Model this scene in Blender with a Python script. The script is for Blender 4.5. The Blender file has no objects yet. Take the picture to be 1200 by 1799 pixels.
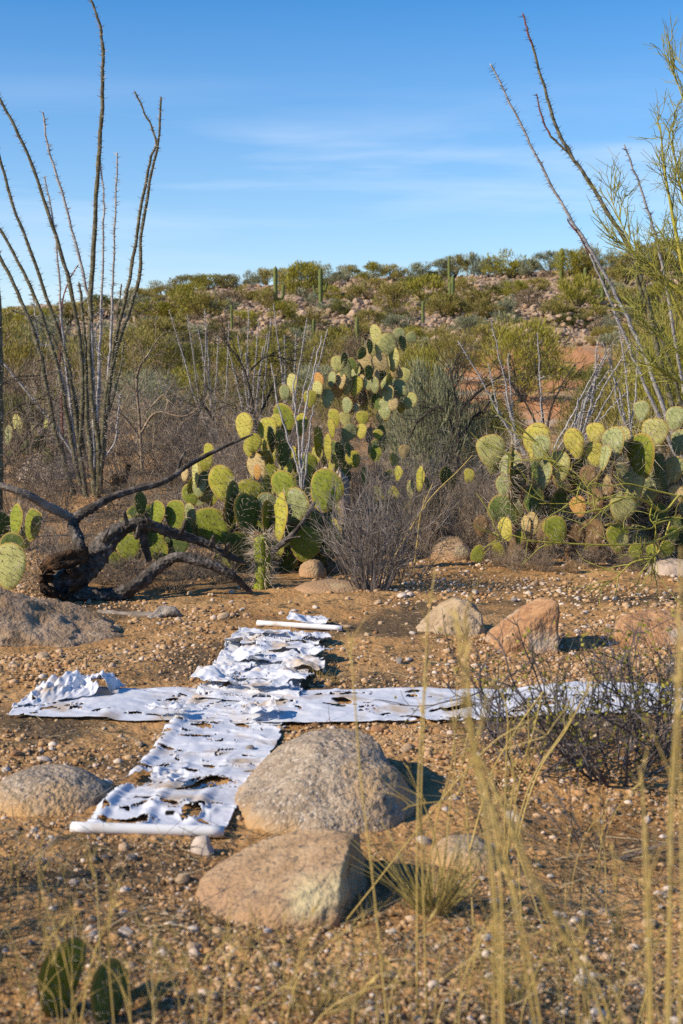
import bpy, math, random
import numpy as np
from mathutils import Matrix, Vector

sc = bpy.context.scene
# ------------------------------------------------------------------ camera
F = 2499.0                      # focal length in photograph pixels (50 mm on a 36 mm tall frame)
CAMZ = 1.6
TH = math.atan(259.5 / F)       # downward pitch
cam_d = bpy.data.cameras.new('camera'); cam = bpy.data.objects.new('camera', cam_d)
sc.collection.objects.link(cam)
cam_d.sensor_fit = 'VERTICAL'; cam_d.sensor_height = 36.0; cam_d.sensor_width = 24.0; cam_d.lens = 50.0
cam.location = (0, 0, CAMZ); cam.rotation_euler = (math.pi / 2 - TH, 0, 0)
cam_d.clip_start = 0.05; cam_d.clip_end = 20000
cam_d.dof.use_dof = True; cam_d.dof.focus_distance = 10.8; cam_d.dof.aperture_fstop = 4.6
sc.camera = cam
# ------------------------------------------------------------------ sun, sky, exposure
SUN_EL = math.radians(32); SUN_BACK = math.radians(24)     # sun on the left, a little behind the camera
sd = Vector((-math.cos(SUN_BACK) * math.cos(SUN_EL), -math.sin(SUN_BACK) * math.cos(SUN_EL), math.sin(SUN_EL)))
sun_d = bpy.data.lights.new('sun', 'SUN'); sun = bpy.data.objects.new('sun', sun_d); sc.collection.objects.link(sun)
sun_d.energy = 5.0; sun_d.angle = math.radians(0.53); sun_d.color = (1.0, 0.86, 0.66)
sun.rotation_euler = sd.to_track_quat('Z', 'Y').to_euler(); sun.location = sd * 50
w = bpy.data.worlds.new('World'); sc.world = w; w.use_nodes = True
nt = w.node_tree; nt.nodes.clear()
def N(t, **k):
    n = nt.nodes.new(t)
    for a, b in k.items(): setattr(n, a, b)
    return n
out = N('ShaderNodeOutputWorld'); bg = N('ShaderNodeBackground'); sky = N('ShaderNodeTexSky', sky_type='NISHITA', sun_disc=False)
sky.sun_elevation = SUN_EL; sky.sun_rotation = math.atan2(sd.x, sd.y)
sky.altitude = 900; sky.air_density = 1.0; sky.dust_density = 0.15; sky.ozone_density = 4.0
bg.inputs['Strength'].default_value = 0.128
tc = N('ShaderNodeTexCoord'); sep = N('ShaderNodeSeparateXYZ'); nt.links.new(tc.outputs['Generated'], sep.inputs[0])
mp = N('ShaderNodeMapping'); mp.inputs['Scale'].default_value = (1.7, 1.7, 20.0); mp.inputs['Rotation'].default_value = (0.0, 0.015, 0)
nt.links.new(tc.outputs['Generated'], mp.inputs[0])
cn = N('ShaderNodeTexNoise'); cn.inputs['Scale'].default_value = 1.6; cn.inputs['Detail'].default_value = 7; cn.inputs['Roughness'].default_value = 0.55
cn.inputs['Distortion'].default_value = 0.25
nt.links.new(mp.outputs[0], cn.inputs[0])
cr = N('ShaderNodeValToRGB'); cr.color_ramp.elements[0].position = 0.40; cr.color_ramp.elements[1].position = 0.68
nt.links.new(cn.outputs[0], cr.inputs[0])
band = N('ShaderNodeValToRGB'); nt.links.new(sep.outputs['Z'], band.inputs[0])   # cirrus thins out towards the zenith
el = band.color_ramp.elements; el[0].position = 0.0; el[0].color = (.55, .55, .55, 1); el[1].position = 0.205; el[1].color = (.02, .02, .02, 1)
for p_, c_ in ((.05, .5), (.085, .55), (.115, .9), (.140, .95), (.165, .30)):
    e = el.new(p_); e.color = (c_, c_, c_, 1)
mu = N('ShaderNodeMath', operation='MULTIPLY'); nt.links.new(cr.outputs[0], mu.inputs[0]); nt.links.new(band.outputs[0], mu.inputs[1])
mu2 = N('ShaderNodeMath', operation='MULTIPLY'); nt.links.new(mu.outputs[0], mu2.inputs[0]); mu2.inputs[1].default_value = 0.50
hs = N('ShaderNodeHueSaturation'); hs.inputs['Saturation'].default_value = 1.3; hs.inputs['Hue'].default_value = 0.502; nt.links.new(sky.outputs[0], hs.inputs['Color'])
hz = N('ShaderNodeValToRGB'); nt.links.new(sep.outputs['Z'], hz.inputs[0]); he = hz.color_ramp.elements    # pale dust low in the sky
he[0].position = 0.0; he[0].color = (.42, .42, .42, 1); he[1].position = 0.24; he[1].color = (0, 0, 0, 1); e = he.new(.10); e.color = (.22, .22, .22, 1)
hm = N('ShaderNodeMixRGB'); nt.links.new(hz.outputs[0], hm.inputs[0]); nt.links.new(hs.outputs[0], hm.inputs[1]); hm.inputs[2].default_value = (3.5, 4.3, 5.9, 1); hs = hm
mx = N('ShaderNodeMixRGB'); nt.links.new(mu2.outputs[0], mx.inputs[0]); nt.links.new(hs.outputs[0], mx.inputs[1]); mx.inputs[2].default_value = (6.0, 6.6, 7.6, 1)
nt.links.new(mx.outputs[0], bg.inputs[0]); nt.links.new(bg.outputs[0], out.inputs[0])
sc.view_settings.view_transform = 'Standard'; sc.view_settings.look = 'None'; sc.view_settings.exposure = 0.33
sc.view_settings.gamma = 1.0; sc.view_settings.use_curve_mapping = False
sc.cycles.use_denoising = False
sc.cycles.max_bounces = 5; sc.cycles.diffuse_bounces = 2; sc.cycles.glossy_bounces = 2; sc.cycles.transparent_max_bounces = 4

# ------------------------------------------------------------------ maths helpers
def _h(i, j, k, s):
    with np.errstate(over='ignore'):
        n = (i.astype(np.int64) * 374761393 + j.astype(np.int64) * 668265263 + k.astype(np.int64) * 1274126177 + s * 974634777) & 0xffffffff
        n = ((n ^ (n >> 13)) * 1274126177) & 0xffffffff
        n = ((n ^ (n >> 16)) * 2246822519) & 0xffffffff
        n = n ^ (n >> 15)
    return (n & 0xffffff) / 8388607.5 - 1.0
def vn(x, y, z=None, s=0):
    x = np.asarray(x, float); y = np.asarray(y, float); z = np.zeros_like(x) if z is None else np.asarray(z, float)
    xi = np.floor(x); yi = np.floor(y); zi = np.floor(z); fx = x - xi; fy = y - yi; fz = z - zi
    fx = fx * fx * (3 - 2 * fx); fy = fy * fy * (3 - 2 * fy); fz = fz * fz * (3 - 2 * fz)
    def L(a, b, t): return a + (b - a) * t
    c = lambda a, b, d: _h(xi + a, yi + b, zi + d, s)
    return L(L(L(c(0,0,0), c(1,0,0), fx), L(c(0,1,0), c(1,1,0), fx), fy), L(L(c(0,0,1), c(1,0,1), fx), L(c(0,1,1), c(1,1,1), fx), fy), fz)
def fbm(x, y, z=None, o=4, s=0, g=.5):
    t = 0; a = 1; x = np.asarray(x, float); y = np.asarray(y, float); z = None if z is None else np.asarray(z, float)
    for i in range(o):
        t = t + a * vn(x, y, z, s + i * 17); a *= g; x = x * 2.03 + 5.1; y = y * 2.03 + 9.7; z = None if z is None else z * 2.03 + 3.3
    return t
def sst(a, b, x):
    t = np.clip((np.asarray(x, float) - a) / (b - a), 0, 1); return t * t * (3 - 2 * t)
CR_PX = np.array([-600, -300, 0, 150, 280, 400, 520, 700, 900, 1050, 1200, 1500, 1900.])
CR_PY = np.array([585, 568, 552, 532, 516, 503, 494, 489, 484, 474, 466, 462, 470.])
def H(x, y):
    x = np.asarray(x, float); y = np.asarray(y, float)
    z = .026 * fbm(x * .7, y * .7, o=2) + .012 * fbm(x * 2.6, y * 2.6, o=2, s=5)
    z = z - .09 * sst(5.7, 5.0, y) * sst(.35, .95, x) * sst(1.5, 3.4, y)          # the ground steps down a little in the right foreground
    t = np.clip((y - 15) / 105, 0, 1)
    crest = CAMZ + (640 - np.interp(x / 120 * F + 600, CR_PX, CR_PY)) / F * 120
    z = z + crest * t ** 1.5 - np.clip(y - 122, 0, 900) * .012
    z = z + .45 * fbm(x * .07, y * .07, o=3, s=9) * sst(22, 60, y) + .22 * fbm(x * .3, y * .3, o=3, s=12) * sst(30, 70, y)
    return z
def h1(x, y): return float(H(np.array([x]), np.array([y]))[0])
cT, sT = math.cos(TH), math.sin(TH)
def ray(px, py):
    a = (px - 600) / F; b = (899.5 - py) / F
    return np.array([a, b * sT + cT, b * cT - sT])
def P(px, py, Y):                       # the point at distance Y seen at photograph pixel (px, py)
    d = ray(px, py); return np.array([0, 0, CAMZ]) + d * (Y / d[1])
_Ys = np.exp(np.linspace(math.log(1.3), math.log(124), 3000))
_Yh = np.exp(np.linspace(math.log(17), math.log(124), 420))
def G(px, py, far=False):               # where the ground is seen at that pixel
    _Ys = _Yh if far else globals()['_Ys']; d = ray(px, py); xs = d[0] / d[1] * _Ys; zs = CAMZ + d[2] / d[1] * _Ys; hh = H(xs, _Ys)
    i = np.nonzero(zs <= hh)[0]; i = i[0] if len(i) else len(_Ys) - 1
    return np.array([xs[i], _Ys[i], hh[i]])
def proj(p):
    p = np.asarray(p, float); v = [p[0], p[1], p[2] - CAMZ]; f = v[1] * cT - v[2] * sT; u = v[1] * sT + v[2] * cT
    return 600 + F * v[0] / f, 899.5 - F * u / f

# ------------------------------------------------------------------ mesh helpers
class MB:
    def __init__(s): s.v = []; s.f = []; s.n = 0; s.t = []
    def add(s, V, Fa, m=0, tone=None):
        V = np.asarray(V, float).reshape(-1, 3); Fa = np.asarray(Fa, int)
        s.v.append(V); s.f.append((Fa + s.n, m)); s.n += len(V)
        s.t.append(np.zeros(len(V)) if tone is None else np.broadcast_to(np.asarray(tone, float), (len(V),)))
    def V(s): return np.concatenate(s.v) if s.v else np.zeros((0, 3))
    def mesh(s, name, mats, off=(0, 0, 0), smooth=True):
        me = bpy.data.meshes.new(name); V = s.V() - np.asarray(off, float)
        me.vertices.add(len(V)); me.vertices.foreach_set('co', V.astype(np.float32).ravel())
        lv = np.concatenate([f.ravel() for f, m in s.f]); lt = np.concatenate([np.full(len(f), f.shape[1]) for f, m in s.f])
        mi = np.concatenate([np.full(len(f), m) for f, m in s.f])
        me.loops.add(len(lv)); me.loops.foreach_set('vertex_index', lv.astype(np.int32))
        me.polygons.add(len(lt)); st = np.concatenate([[0], np.cumsum(lt)[:-1]])
        me.polygons.foreach_set('loop_start', st.astype(np.int32)); me.polygons.foreach_set('loop_total', lt.astype(np.int32))
        me.polygons.foreach_set('material_index', mi.astype(np.int32)); me.polygons.foreach_set('use_smooth', np.full(len(lt), smooth))
        a = me.attributes.new('tone', 'FLOAT', 'POINT'); a.data.foreach_set('value', np.concatenate(s.t).astype(np.float32))
        for m in (mats if isinstance(mats, (list, tuple)) else [mats]): me.materials.append(m)
        me.update(calc_edges=True); me.validate(); return me
def nrm(v): return v / np.maximum(np.linalg.norm(v, axis=-1, keepdims=True), 1e-9)
def tubes(mb, Pt, R, k=3, m=0, tone=0., mod=None):     # many tubes at once: Pt (M,n,3), R (M,n)
    Pt = np.asarray(Pt, float); R = np.asarray(R, float)
    M_, n, _ = Pt.shape
    T = nrm(np.gradient(Pt, axis=1)); ref = np.where(np.abs(nrm(Pt[:, -1] - Pt[:, 0])[:, 2:3]) > .8, [[1., 0, 0]], [[0, 0, 1.]])[:, None, :]
    A = nrm(np.cross(T, np.broadcast_to(ref, T.shape))); B = np.cross(T, A)
    th = np.arange(k) * 2 * math.pi / k
    rr = R[:, :, None, None] * (np.ones((1, 1, k, 1)) if mod is None else mod[..., None])
    V = Pt[:, :, None, :] + rr * (A[:, :, None, :] * np.cos(th)[None, None, :, None] + B[:, :, None, :] * np.sin(th)[None, None, :, None])
    b = (np.arange(M_)[:, None, None] * n + np.arange(n - 1)[None, :, None]) * k; j = np.arange(k)[None, None, :]; j2 = (j + 1) % k
    Fa = np.stack([b + j, b + j2, b + k + j2, b + k + j], -1).reshape(-1, 4)
    tt = np.broadcast_to(np.asarray(tone, float).reshape(-1, 1), (M_, n * k)).ravel() if np.ndim(tone) else tone
    mb.add(V, Fa, m, tt)
def grow(rng, S, D, Ln, n=5, wob=.25, up=0.):
    M_ = len(S); Pt = np.zeros((M_, n, 3)); Pt[:, 0] = S; d = nrm(np.asarray(D, float))
    for i in range(1, n):
        d = nrm(d + rng.normal(0, wob, (M_, 3)) + np.array([0, 0, up])); Pt[:, i] = Pt[:, i - 1] + d * (np.asarray(Ln)[:, None] / (n - 1))
    return Pt
def spawn(rng, Pt, per, lo=.25, hi=1., ang=.7):         # child start points and directions on parent polylines
    M_, n, _ = Pt.shape; i = np.repeat(np.arange(M_), per); t = rng.uniform(lo, hi, len(i)) * (n - 1)
    a = np.minimum(t.astype(int), n - 2); f = (t - a)[:, None]
    S = Pt[i, a] * (1 - f) + Pt[i, a + 1] * f; T = nrm(Pt[i, a + 1] - Pt[i, a])
    return S, nrm(T + rng.normal(0, ang, (len(i), 3))), i
def taper(R0, n, end=.35): return np.asarray(R0)[:, None] * np.linspace(1, end, n)[None, :]
def blades(mb, C, D, ln, wd, rng, m=0, tone=None):      # leaf-sized diamonds
    C = np.asarray(C); D = nrm(np.asarray(D)); M_ = len(C); S = nrm(np.cross(D, rng.normal(0, 1, (M_, 3))))
    ln = np.broadcast_to(ln, (M_,))[:, None]; wd = np.broadcast_to(wd, (M_,))[:, None]
    V = np.stack([C, C + D * ln * .45 + S * wd, C + D * ln, C + D * ln * .45 - S * wd], 1)
    Fa = np.arange(M_)[:, None] * 4 + np.array([[0, 1, 2, 3]])
    mb.add(V, Fa, m, None if tone is None else np.repeat(tone, 4))
def spikes(mb, C, D, ln, r, rng, m=0):                  # three-sided thorns
    C = np.asarray(C); D = nrm(np.asarray(D)); M_ = len(C); A = nrm(np.cross(D, rng.normal(0, 1, (M_, 3)))); B = np.cross(D, A)
    ln = np.broadcast_to(ln, (M_,))[:, None]; r = np.broadcast_to(r, (M_,))[:, None]
    V = np.stack([C + A * r, C - A * r * .5 + B * r * .87, C - A * r * .5 - B * r * .87, C + D * ln], 1)
    q = np.arange(M_)[:, None] * 4
    Fa = np.concatenate([q + np.array([[0, 1, 3]]), q + np.array([[1, 2, 3]]), q + np.array([[2, 0, 3]])]); mb.add(V, Fa, m)
def catmull(pts, per=6):
    p = np.asarray(pts, float); p = np.vstack([2 * p[0] - p[1], p, 2 * p[-1] - p[-2]]); o = []
    for i in range(1, len(p) - 2):
        for t in np.linspace(0, 1, per, endpoint=False):
            a, b, c, d = p[i - 1], p[i], p[i + 1], p[i + 2]
            o.append(.5 * (2 * b + (c - a) * t + (2 * a - 5 * b + 4 * c - d) * t * t + (3 * b - a - 3 * c + d) * t ** 3))
    o.append(p[-2]); return np.array(o)
def ico(sub):
    import bmesh
    bm = bmesh.new(); bmesh.ops.create_icosphere(bm, subdivisions=sub, radius=1); bm.verts.ensure_lookup_table()
    V = np.array([v.co[:] for v in bm.verts]); Fa = np.array([[v.index for v in f.verts] for f in bm.faces]); bm.free(); return V, Fa
ICO = {i: ico(i) for i in (1, 2, 3, 4, 5, 6)}
# ------------------------------------------------------------------ object helpers
C = sc.collection.objects
def tag(o, label=None, cat=None, group=None, kind=None):
    if label: o['label'] = label
    if cat: o['category'] = cat
    if group: o['group'] = group
    if kind: o['kind'] = kind
    return o
def empty(name, loc): o = bpy.data.objects.new(name, None); o.empty_display_size = .1; C.link(o); o.location = tuple(float(c) for c in loc); return o
def obj(name, me, parent=None, loc=(0, 0, 0)):
    o = bpy.data.objects.new(name, me); C.link(o); o.location = tuple(float(c) for c in loc)
    if parent: o.parent = parent
    return o
def part(name, mb, mats, root, base=None, smooth=True):  # mb holds world points; root is the thing (or a part at its origin)
    off = np.array(root.location) if base is None else np.array(base)
    return obj(name, mb.mesh(name, mats, off, smooth), root)

# ------------------------------------------------------------------ materials
def mat(name, cols, scale=6., rough=.9, bump=.25, bscale=60., rnd=.12, det=5., attr=None, spec=.25, coord='Object', pos=None, bdist=.01, streak=None, trans=0.):
    m = bpy.data.materials.new(name); m.use_nodes = True; t = m.node_tree; nd = t.nodes; ln = t.links; bs = nd['Principled BSDF']
    bs.inputs['Roughness'].default_value = rough; bs.inputs['Specular IOR Level'].default_value = spec
    tc = nd.new('ShaderNodeTexCoord'); src = tc.outputs[coord]
    if streak:
        mp = nd.new('ShaderNodeMapping'); mp.inputs['Scale'].default_value = streak; ln.new(src, mp.inputs[0]); src = mp.outputs[0]
    nz = nd.new('ShaderNodeTexNoise'); nz.inputs['Scale'].default_value = scale; nz.inputs['Detail'].default_value = det; nz.inputs['Roughness'].default_value = .62; ln.new(src, nz.inputs[0])
    rp = nd.new('ShaderNodeValToRGB'); fac = nz.outputs[0]
    if attr == 'tone':
        at = nd.new('ShaderNodeAttribute'); at.attribute_name = 'tone'; fac = at.outputs['Fac']
    ln.new(fac, rp.inputs[0]); el = rp.color_ramp.elements; k = len(cols)
    pos = pos or ([.3 + .4 * i / max(k - 1, 1) for i in range(k)] if attr != 'tone' else [i / max(k - 1, 1) for i in range(k)])
    while len(el) < k: el.new(.5)
    for e, p_, c in zip(el, pos, cols): e.position = p_; e.color = (*c, 1)
    oi = nd.new('ShaderNodeObjectInfo'); mr = nd.new('ShaderNodeMapRange'); ln.new(oi.outputs['Random'], mr.inputs[0]); mr.inputs[3].default_value = 1 - rnd; mr.inputs[4].default_value = 1 + rnd
    hs = nd.new('ShaderNodeHueSaturation'); ln.new(mr.outputs[0], hs.inputs['Value']); ln.new(rp.outputs[0], hs.inputs['Color']); ln.new(hs.outputs[0], bs.inputs['Base Color'])
    if bump:
        b = nd.new('ShaderNodeTexNoise'); b.inputs['Scale'].default_value = bscale; b.inputs['Detail'].default_value = 4; ln.new(src, b.inputs[0])
        bn = nd.new('ShaderNodeBump'); bn.inputs['Strength'].default_value = bump; bn.inputs['Distance'].default_value = bdist; ln.new(b.outputs[0], bn.inputs['Height']); ln.new(bn.outputs[0], bs.inputs['Normal'])
    if trans:
        tr = nd.new('ShaderNodeBsdfTranslucent'); ln.new(hs.outputs[0], tr.inputs[0]); ms = nd.new('ShaderNodeMixShader'); ms.inputs[0].default_value = trans
        ln.new(bs.outputs[0], ms.inputs[1]); ln.new(tr.outputs[0], ms.inputs[2]); ln.new(ms.outputs[0], nd['Material Output'].inputs[0])
    m['hs'] = hs.name; return m
def mixin(m, col, fac_build):        # mix a second colour into a material's base, by a factor socket built by fac_build
    t = m.node_tree; nd = t.nodes; ln = t.links; bs = nd['Principled BSDF']; old = bs.inputs['Base Color'].links[0].from_socket
    mx = nd.new('ShaderNodeMixRGB'); ln.new(old, mx.inputs[1]); mx.inputs[2].default_value = (*col, 1); ln.new(fac_build(nd, ln), mx.inputs[0]); ln.new(mx.outputs[0], bs.inputs['Base Color']); return m
def noise_fac(scale, a, b, coord='Object', det=4):
    def f(nd, ln):
        tc = nd.new('ShaderNodeTexCoord'); nz = nd.new('ShaderNodeTexNoise'); nz.inputs['Scale'].default_value = scale; nz.inputs['Detail'].default_value = det; ln.new(tc.outputs[coord], nz.inputs[0])
        mr = nd.new('ShaderNodeMapRange'); mr.interpolation_type = 'SMOOTHSTEP'; mr.inputs[1].default_value = a; mr.inputs[2].default_value = b; ln.new(nz.outputs[0], mr.inputs[0]); return mr.outputs[0]
    return f
def attr_fac(a, b):
    def f(nd, ln):
        at = nd.new('ShaderNodeAttribute'); at.attribute_name = 'tone'; mr = nd.new('ShaderNodeMapRange'); mr.inputs[1].default_value = a; mr.inputs[2].default_value = b; ln.new(at.outputs['Fac'], mr.inputs[0]); return mr.outputs[0]
    return f

def z_fac(a, b):
    def f(nd, ln):
        tc = nd.new('ShaderNodeTexCoord'); sp = nd.new('ShaderNodeSeparateXYZ'); ln.new(tc.outputs['Object'], sp.inputs[0]); nz = nd.new('ShaderNodeTexNoise'); nz.inputs['Scale'].default_value = 7; nz.inputs['Detail'].default_value = 5; ln.new(tc.outputs['Object'], nz.inputs[0])
        ad = nd.new('ShaderNodeMath'); ad.operation = 'MULTIPLY_ADD'; ln.new(nz.outputs[0], ad.inputs[0]); ad.inputs[1].default_value = .16; ln.new(sp.outputs['Z'], ad.inputs[2]); mr = nd.new('ShaderNodeMapRange'); mr.interpolation_type = 'SMOOTHSTEP'; mr.inputs[1].default_value = a; mr.inputs[2].default_value = b; ln.new(ad.outputs[0], mr.inputs[0]); return mr.outputs[0]
    return f
m_ground = mat('sandy_soil', [(.22, .115, .042), (.42, .235, .09), (.51, .31, .135)], scale=1.3, bump=1., bscale=38, rnd=0, det=9, bdist=.02)
mixin(m_ground, (.12, .078, .04), noise_fac(.9, .49, .62, det=8)); mixin(m_ground, (.115, .085, .04), noise_fac(9, .56, .68, det=6))
mixin(m_ground, (.46, .34, .22), noise_fac(38, .60, .70))
mixin(m_ground, (.37, .255, .16), attr_fac(0, 1))      # stony grey-brown soil of the hillside
def hillmott(nd, ln):
    a = attr_fac(0, .8)(nd, ln); b = noise_fac(1.1, .46, .58, det=6)(nd, ln); m = nd.new('ShaderNodeMath'); m.operation = 'MULTIPLY'; ln.new(a, m.inputs[0]); ln.new(b, m.inputs[1]); return m.outputs[0]
mixin(m_ground, (.47, .345, .235), hillmott)
mixin(m_ground, (.50, .24, .10), attr_fac(1, 2))         # bare orange earth
m_gravel = mat('gravel', [(.15, .085, .04), (.30, .175, .08), (.42, .255, .12), (.50, .345, .21), (.38, .22, .10), (.50, .38, .28), (.60, .51, .43)], attr='tone', rnd=0, bump=.3, bscale=120, bdist=.003)
m_quartz = mat('white_quartz', [(.46, .37, .30), (.62, .55, .49)], scale=20, bump=.4, bscale=70, rough=.7, bdist=.004)
m_tan = mat('tan_stone', [(.34, .23, .14), (.52, .39, .26)], scale=16, bump=.5, bscale=80, bdist=.004)
m_rust = mat('rusty_stone', [(.30, .15, .07), (.46, .26, .13)], scale=16, bump=.5, bscale=80, bdist=.004)
m_greystone = mat('grey_stone', [(.16, .14, .13), (.33, .29, .26)], scale=20, bump=.5, bscale=80, bdist=.004)
m_granite = mat('grey_granite', [(.19, .14, .095), (.32, .25, .18), (.41, .335, .25)], scale=9, bump=1., bscale=48, bdist=.022, rnd=.03, det=10)
mixin(m_granite, (.48, .41, .34), noise_fac(70, .56, .62)); mixin(m_granite, (.46, .31, .17), noise_fac(3.0, .50, .66)); mixin(m_granite, (.13, .115, .10), noise_fac(42, .58, .66))
mixin(m_granite, (.45, .28, .13), z_fac(.15, .07))          # soil stained band above the ground
m_brownrock = mat('brown_rock', [(.25, .16, .09), (.39, .265, .155), (.46, .34, .22)], scale=9, bump=1., bscale=60, bdist=.014, rnd=.03, det=9)
mixin(m_brownrock, (.15, .115, .085), noise_fac(46, .57, .66)); mixin(m_brownrock, (.52, .43, .25), noise_fac(2.6, .55, .68)); mixin(m_brownrock, (.40, .25, .14), z_fac(.17, .09))
m_darkrock = mat('dark_weathered_rock', [(.16, .105, .06), (.29, .20, .125), (.38, .285, .20)], scale=6, bump=1., bscale=38, bdist=.02, rnd=.03, det=10)
m_orangerock = mat('orange_rock', [(.27, .13, .06), (.42, .235, .115), (.52, .35, .20)], scale=7, bump=1., bscale=38, bdist=.02, rnd=.04, det=9)
mixin(m_orangerock, (.22, .13, .075), noise_fac(22, .57, .66, det=6)); mixin(m_orangerock, (.40, .33, .25), noise_fac(4, .55, .7))
m_tanrock = mat('tan_rock', [(.26, .175, .10), (.41, .30, .185), (.48, .375, .26)], scale=7, bump=1., bscale=38, bdist=.02, rnd=.04, det=9)
mixin(m_tanrock, (.22, .16, .10), noise_fac(24, .57, .66, det=6))
m_palerock = mat('pale_rock', [(.34, .26, .20), (.50, .40, .32)], scale=5, bump=.7, bscale=30, bdist=.02, rnd=.12, det=8)
m_hillrock = mat('hill_rock', [(.25, .165, .105), (.37, .26, .175), (.47, .36, .265)], scale=1.2, bump=.6, bscale=8, bdist=.05, rnd=.2, det=6)
m_sheet = mat('white_plastic_sheet', [(.56, .585, .65), (.66, .68, .74)], scale=5, rough=.5, bump=.25, bscale=35, bdist=.006, rnd=.02, spec=.35)
mixin(m_sheet, (.47, .37, .27), noise_fac(4.5, .50, .68, det=9))
m_pipe = mat('white_pipe', [(.74, .75, .76), (.80, .80, .80)], scale=4, rough=.4, bump=.0, rnd=.0, spec=.45)
mixin(m_pipe, (.45, .36, .27), noise_fac(7, .50, .72, det=8))
m_dead = mat('grey_dead_wood', [(.022, .018, .015), (.072, .061, .053), (.22, .195, .175)], scale=14, bump=.9, bscale=40, bdist=.012, rnd=.05, streak=(1, 1, 1), det=11)
m_deadpale = mat('pale_dead_wood', [(.10, .085, .07), (.24, .20, .165), (.36, .32, .28)], scale=9, bump=.7, bscale=50, bdist=.01, rnd=.08)
m_rot = mat('rotten_wood', [(.012, .008, .006), (.05, .03, .018), (.14, .075, .035)], scale=12, bump=1., bscale=40, bdist=.02, rnd=.05)
m_twig = mat('grey_twig', [(.11, .09, .078), (.21, .18, .155), (.35, .31, .28)], scale=7, bump=0, rnd=.14)
m_twigb = mat('brown_twig', [(.12, .088, .06), (.25, .19, .135), (.43, .36, .27)], scale=5, bump=0, rnd=.16)
m_twigd = mat('dark_twig', [(.035, .029, .028), (.085, .073, .072), (.17, .155, .16)], scale=9, bump=0, rnd=.06)
m_oco = mat('ocotillo_bark', [(.05, .045, .028), (.135, .12, .065), (.25, .235, .19)], scale=22, bump=.8, bscale=90, bdist=.008, rnd=.12)
m_ocop = mat('pale_ocotillo_bark', [(.20, .185, .175), (.33, .31, .30), (.46, .44, .43)], scale=20, bump=.6, bscale=90, bdist=.006, rnd=.1)
m_ocor = mat('red_young_ocotillo', [(.14, .05, .045), (.24, .11, .09)], scale=20, bump=.4, rnd=.05)
m_thorn = mat('pale_thorn', [(.30, .26, .23), (.46, .41, .37)], scale=9, bump=0, rnd=.1)
m_thornd = mat('dark_thorn', [(.06, .05, .045), (.13, .11, .10)], scale=9, bump=0, rnd=.1)
def padmat(n, a, b, rim=(.34, .23, .06), blot=None):
    m = mat(n, [a, tuple((x + y) / 2 for x, y in zip(a, b)), b], scale=5.5, rough=.75, bump=.5, bscale=26, bdist=.008, rnd=.12, spec=.12, det=6)
    mixin(m, rim, attr_fac(.86, 1.0)); mixin(m, (.24, .16, .07), noise_fac(17, .64, .70))
    if blot: mixin(m, blot, noise_fac(6.5, .58, .70))
    return m
PM = {'y': padmat('yellow_green_pad', (.24, .235, .028), (.37, .34, .055), blot=(.36, .32, .13)),
      'b': padmat('bright_yellow_pad', (.36, .32, .05), (.46, .41, .10), blot=(.36, .25, .06)),
      'g': padmat('green_pad', (.13, .165, .018), (.23, .25, .035)),
      'd': padmat('dark_green_pad', (.055, .09, .022), (.11, .145, .035)),  # green with shade put into the colour
      'p': padmat('pale_pad', (.33, .325, .10), (.45, .43, .17), blot=(.36, .32, .17)),
      's': padmat('grey_green_pad', (.20, .23, .095), (.31, .325, .145), blot=(.36, .35, .24)),
      'o': padmat('orange_pad', (.40, .19, .05), (.47, .30, .09), rim=(.36, .15, .07), blot=(.28, .13, .05)),
      't': padmat('tan_dying_pad', (.36, .27, .115), (.46, .36, .18), blot=(.30, .19, .09)),
      'n': padmat('dead_brown_pad', (.095, .055, .028), (.24, .155, .075), rim=(.12, .07, .04), blot=(.36, .27, .17))}
m_areole = mat('brown_areole', [(.07, .036, .02), (.13, .07, .035)], scale=9, bump=0, rnd=.1)
m_spine = mat('pale_spine', [(.30, .24, .17), (.52, .44, .34)], scale=12, bump=0, rnd=.1)
m_sag = mat('saguaro_skin', [(.10, .125, .035), (.175, .20, .07)], scale=3, bump=.3, bscale=30, rnd=.12)
m_leafA = mat('olive_foliage', [(.19, .16, .036), (.29, .245, .064), (.40, .34, .12)], scale=2.4, bump=0, rnd=.22, trans=.2)
m_leafB = mat('bright_foliage', [(.19, .18, .022), (.29, .265, .040), (.38, .345, .085)], scale=2.4, bump=0, rnd=.14, trans=.2)
m_leafC = mat('grey_green_foliage', [(.16, .175, .10), (.25, .26, .15), (.34, .34, .22)], scale=2.4, bump=0, rnd=.15, trans=.15)
m_leafD = mat('dry_brown_foliage', [(.15, .11, .065), (.24, .18, .11), (.34, .27, .18)], scale=2.4, bump=0, rnd=.2)
m_leafE = mat('dark_green_foliage', [(.10, .105, .028), (.16, .16, .042), (.22, .215, .07)], scale=2.4, bump=0, rnd=.15, trans=.2)
m_pv = mat('palo_verde_bark', [(.25, .23, .03), (.37, .34, .055), (.48, .42, .11)], scale=6, bump=.2, rnd=.03)
m_pvtwig = mat('palo_verde_twig', [(.22, .22, .045), (.34, .325, .08)], scale=6, bump=0, rnd=.03)
m_darkbark = mat('dark_bark', [(.022, .019, .015), (.06, .05, .042), (.11, .095, .08)], scale=10, bump=.6, rnd=.1)
m_straw = mat('straw', [(.40, .285, .085), (.55, .41, .14), (.64, .50, .22)], scale=4, rough=.7, bump=0, rnd=.12, trans=.2)
m_strawg = mat('green_straw', [(.34, .28, .08), (.48, .39, .13), (.60, .49, .22)], scale=9, rough=.7, bump=0, rnd=.08, trans=.2)
m_litter = mat('ground_litter', [(.05, .034, .02), (.11, .075, .042), (.20, .15, .085), (.46, .37, .23), (.09, .075, .03)], attr='tone', rnd=0, bump=0)

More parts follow.
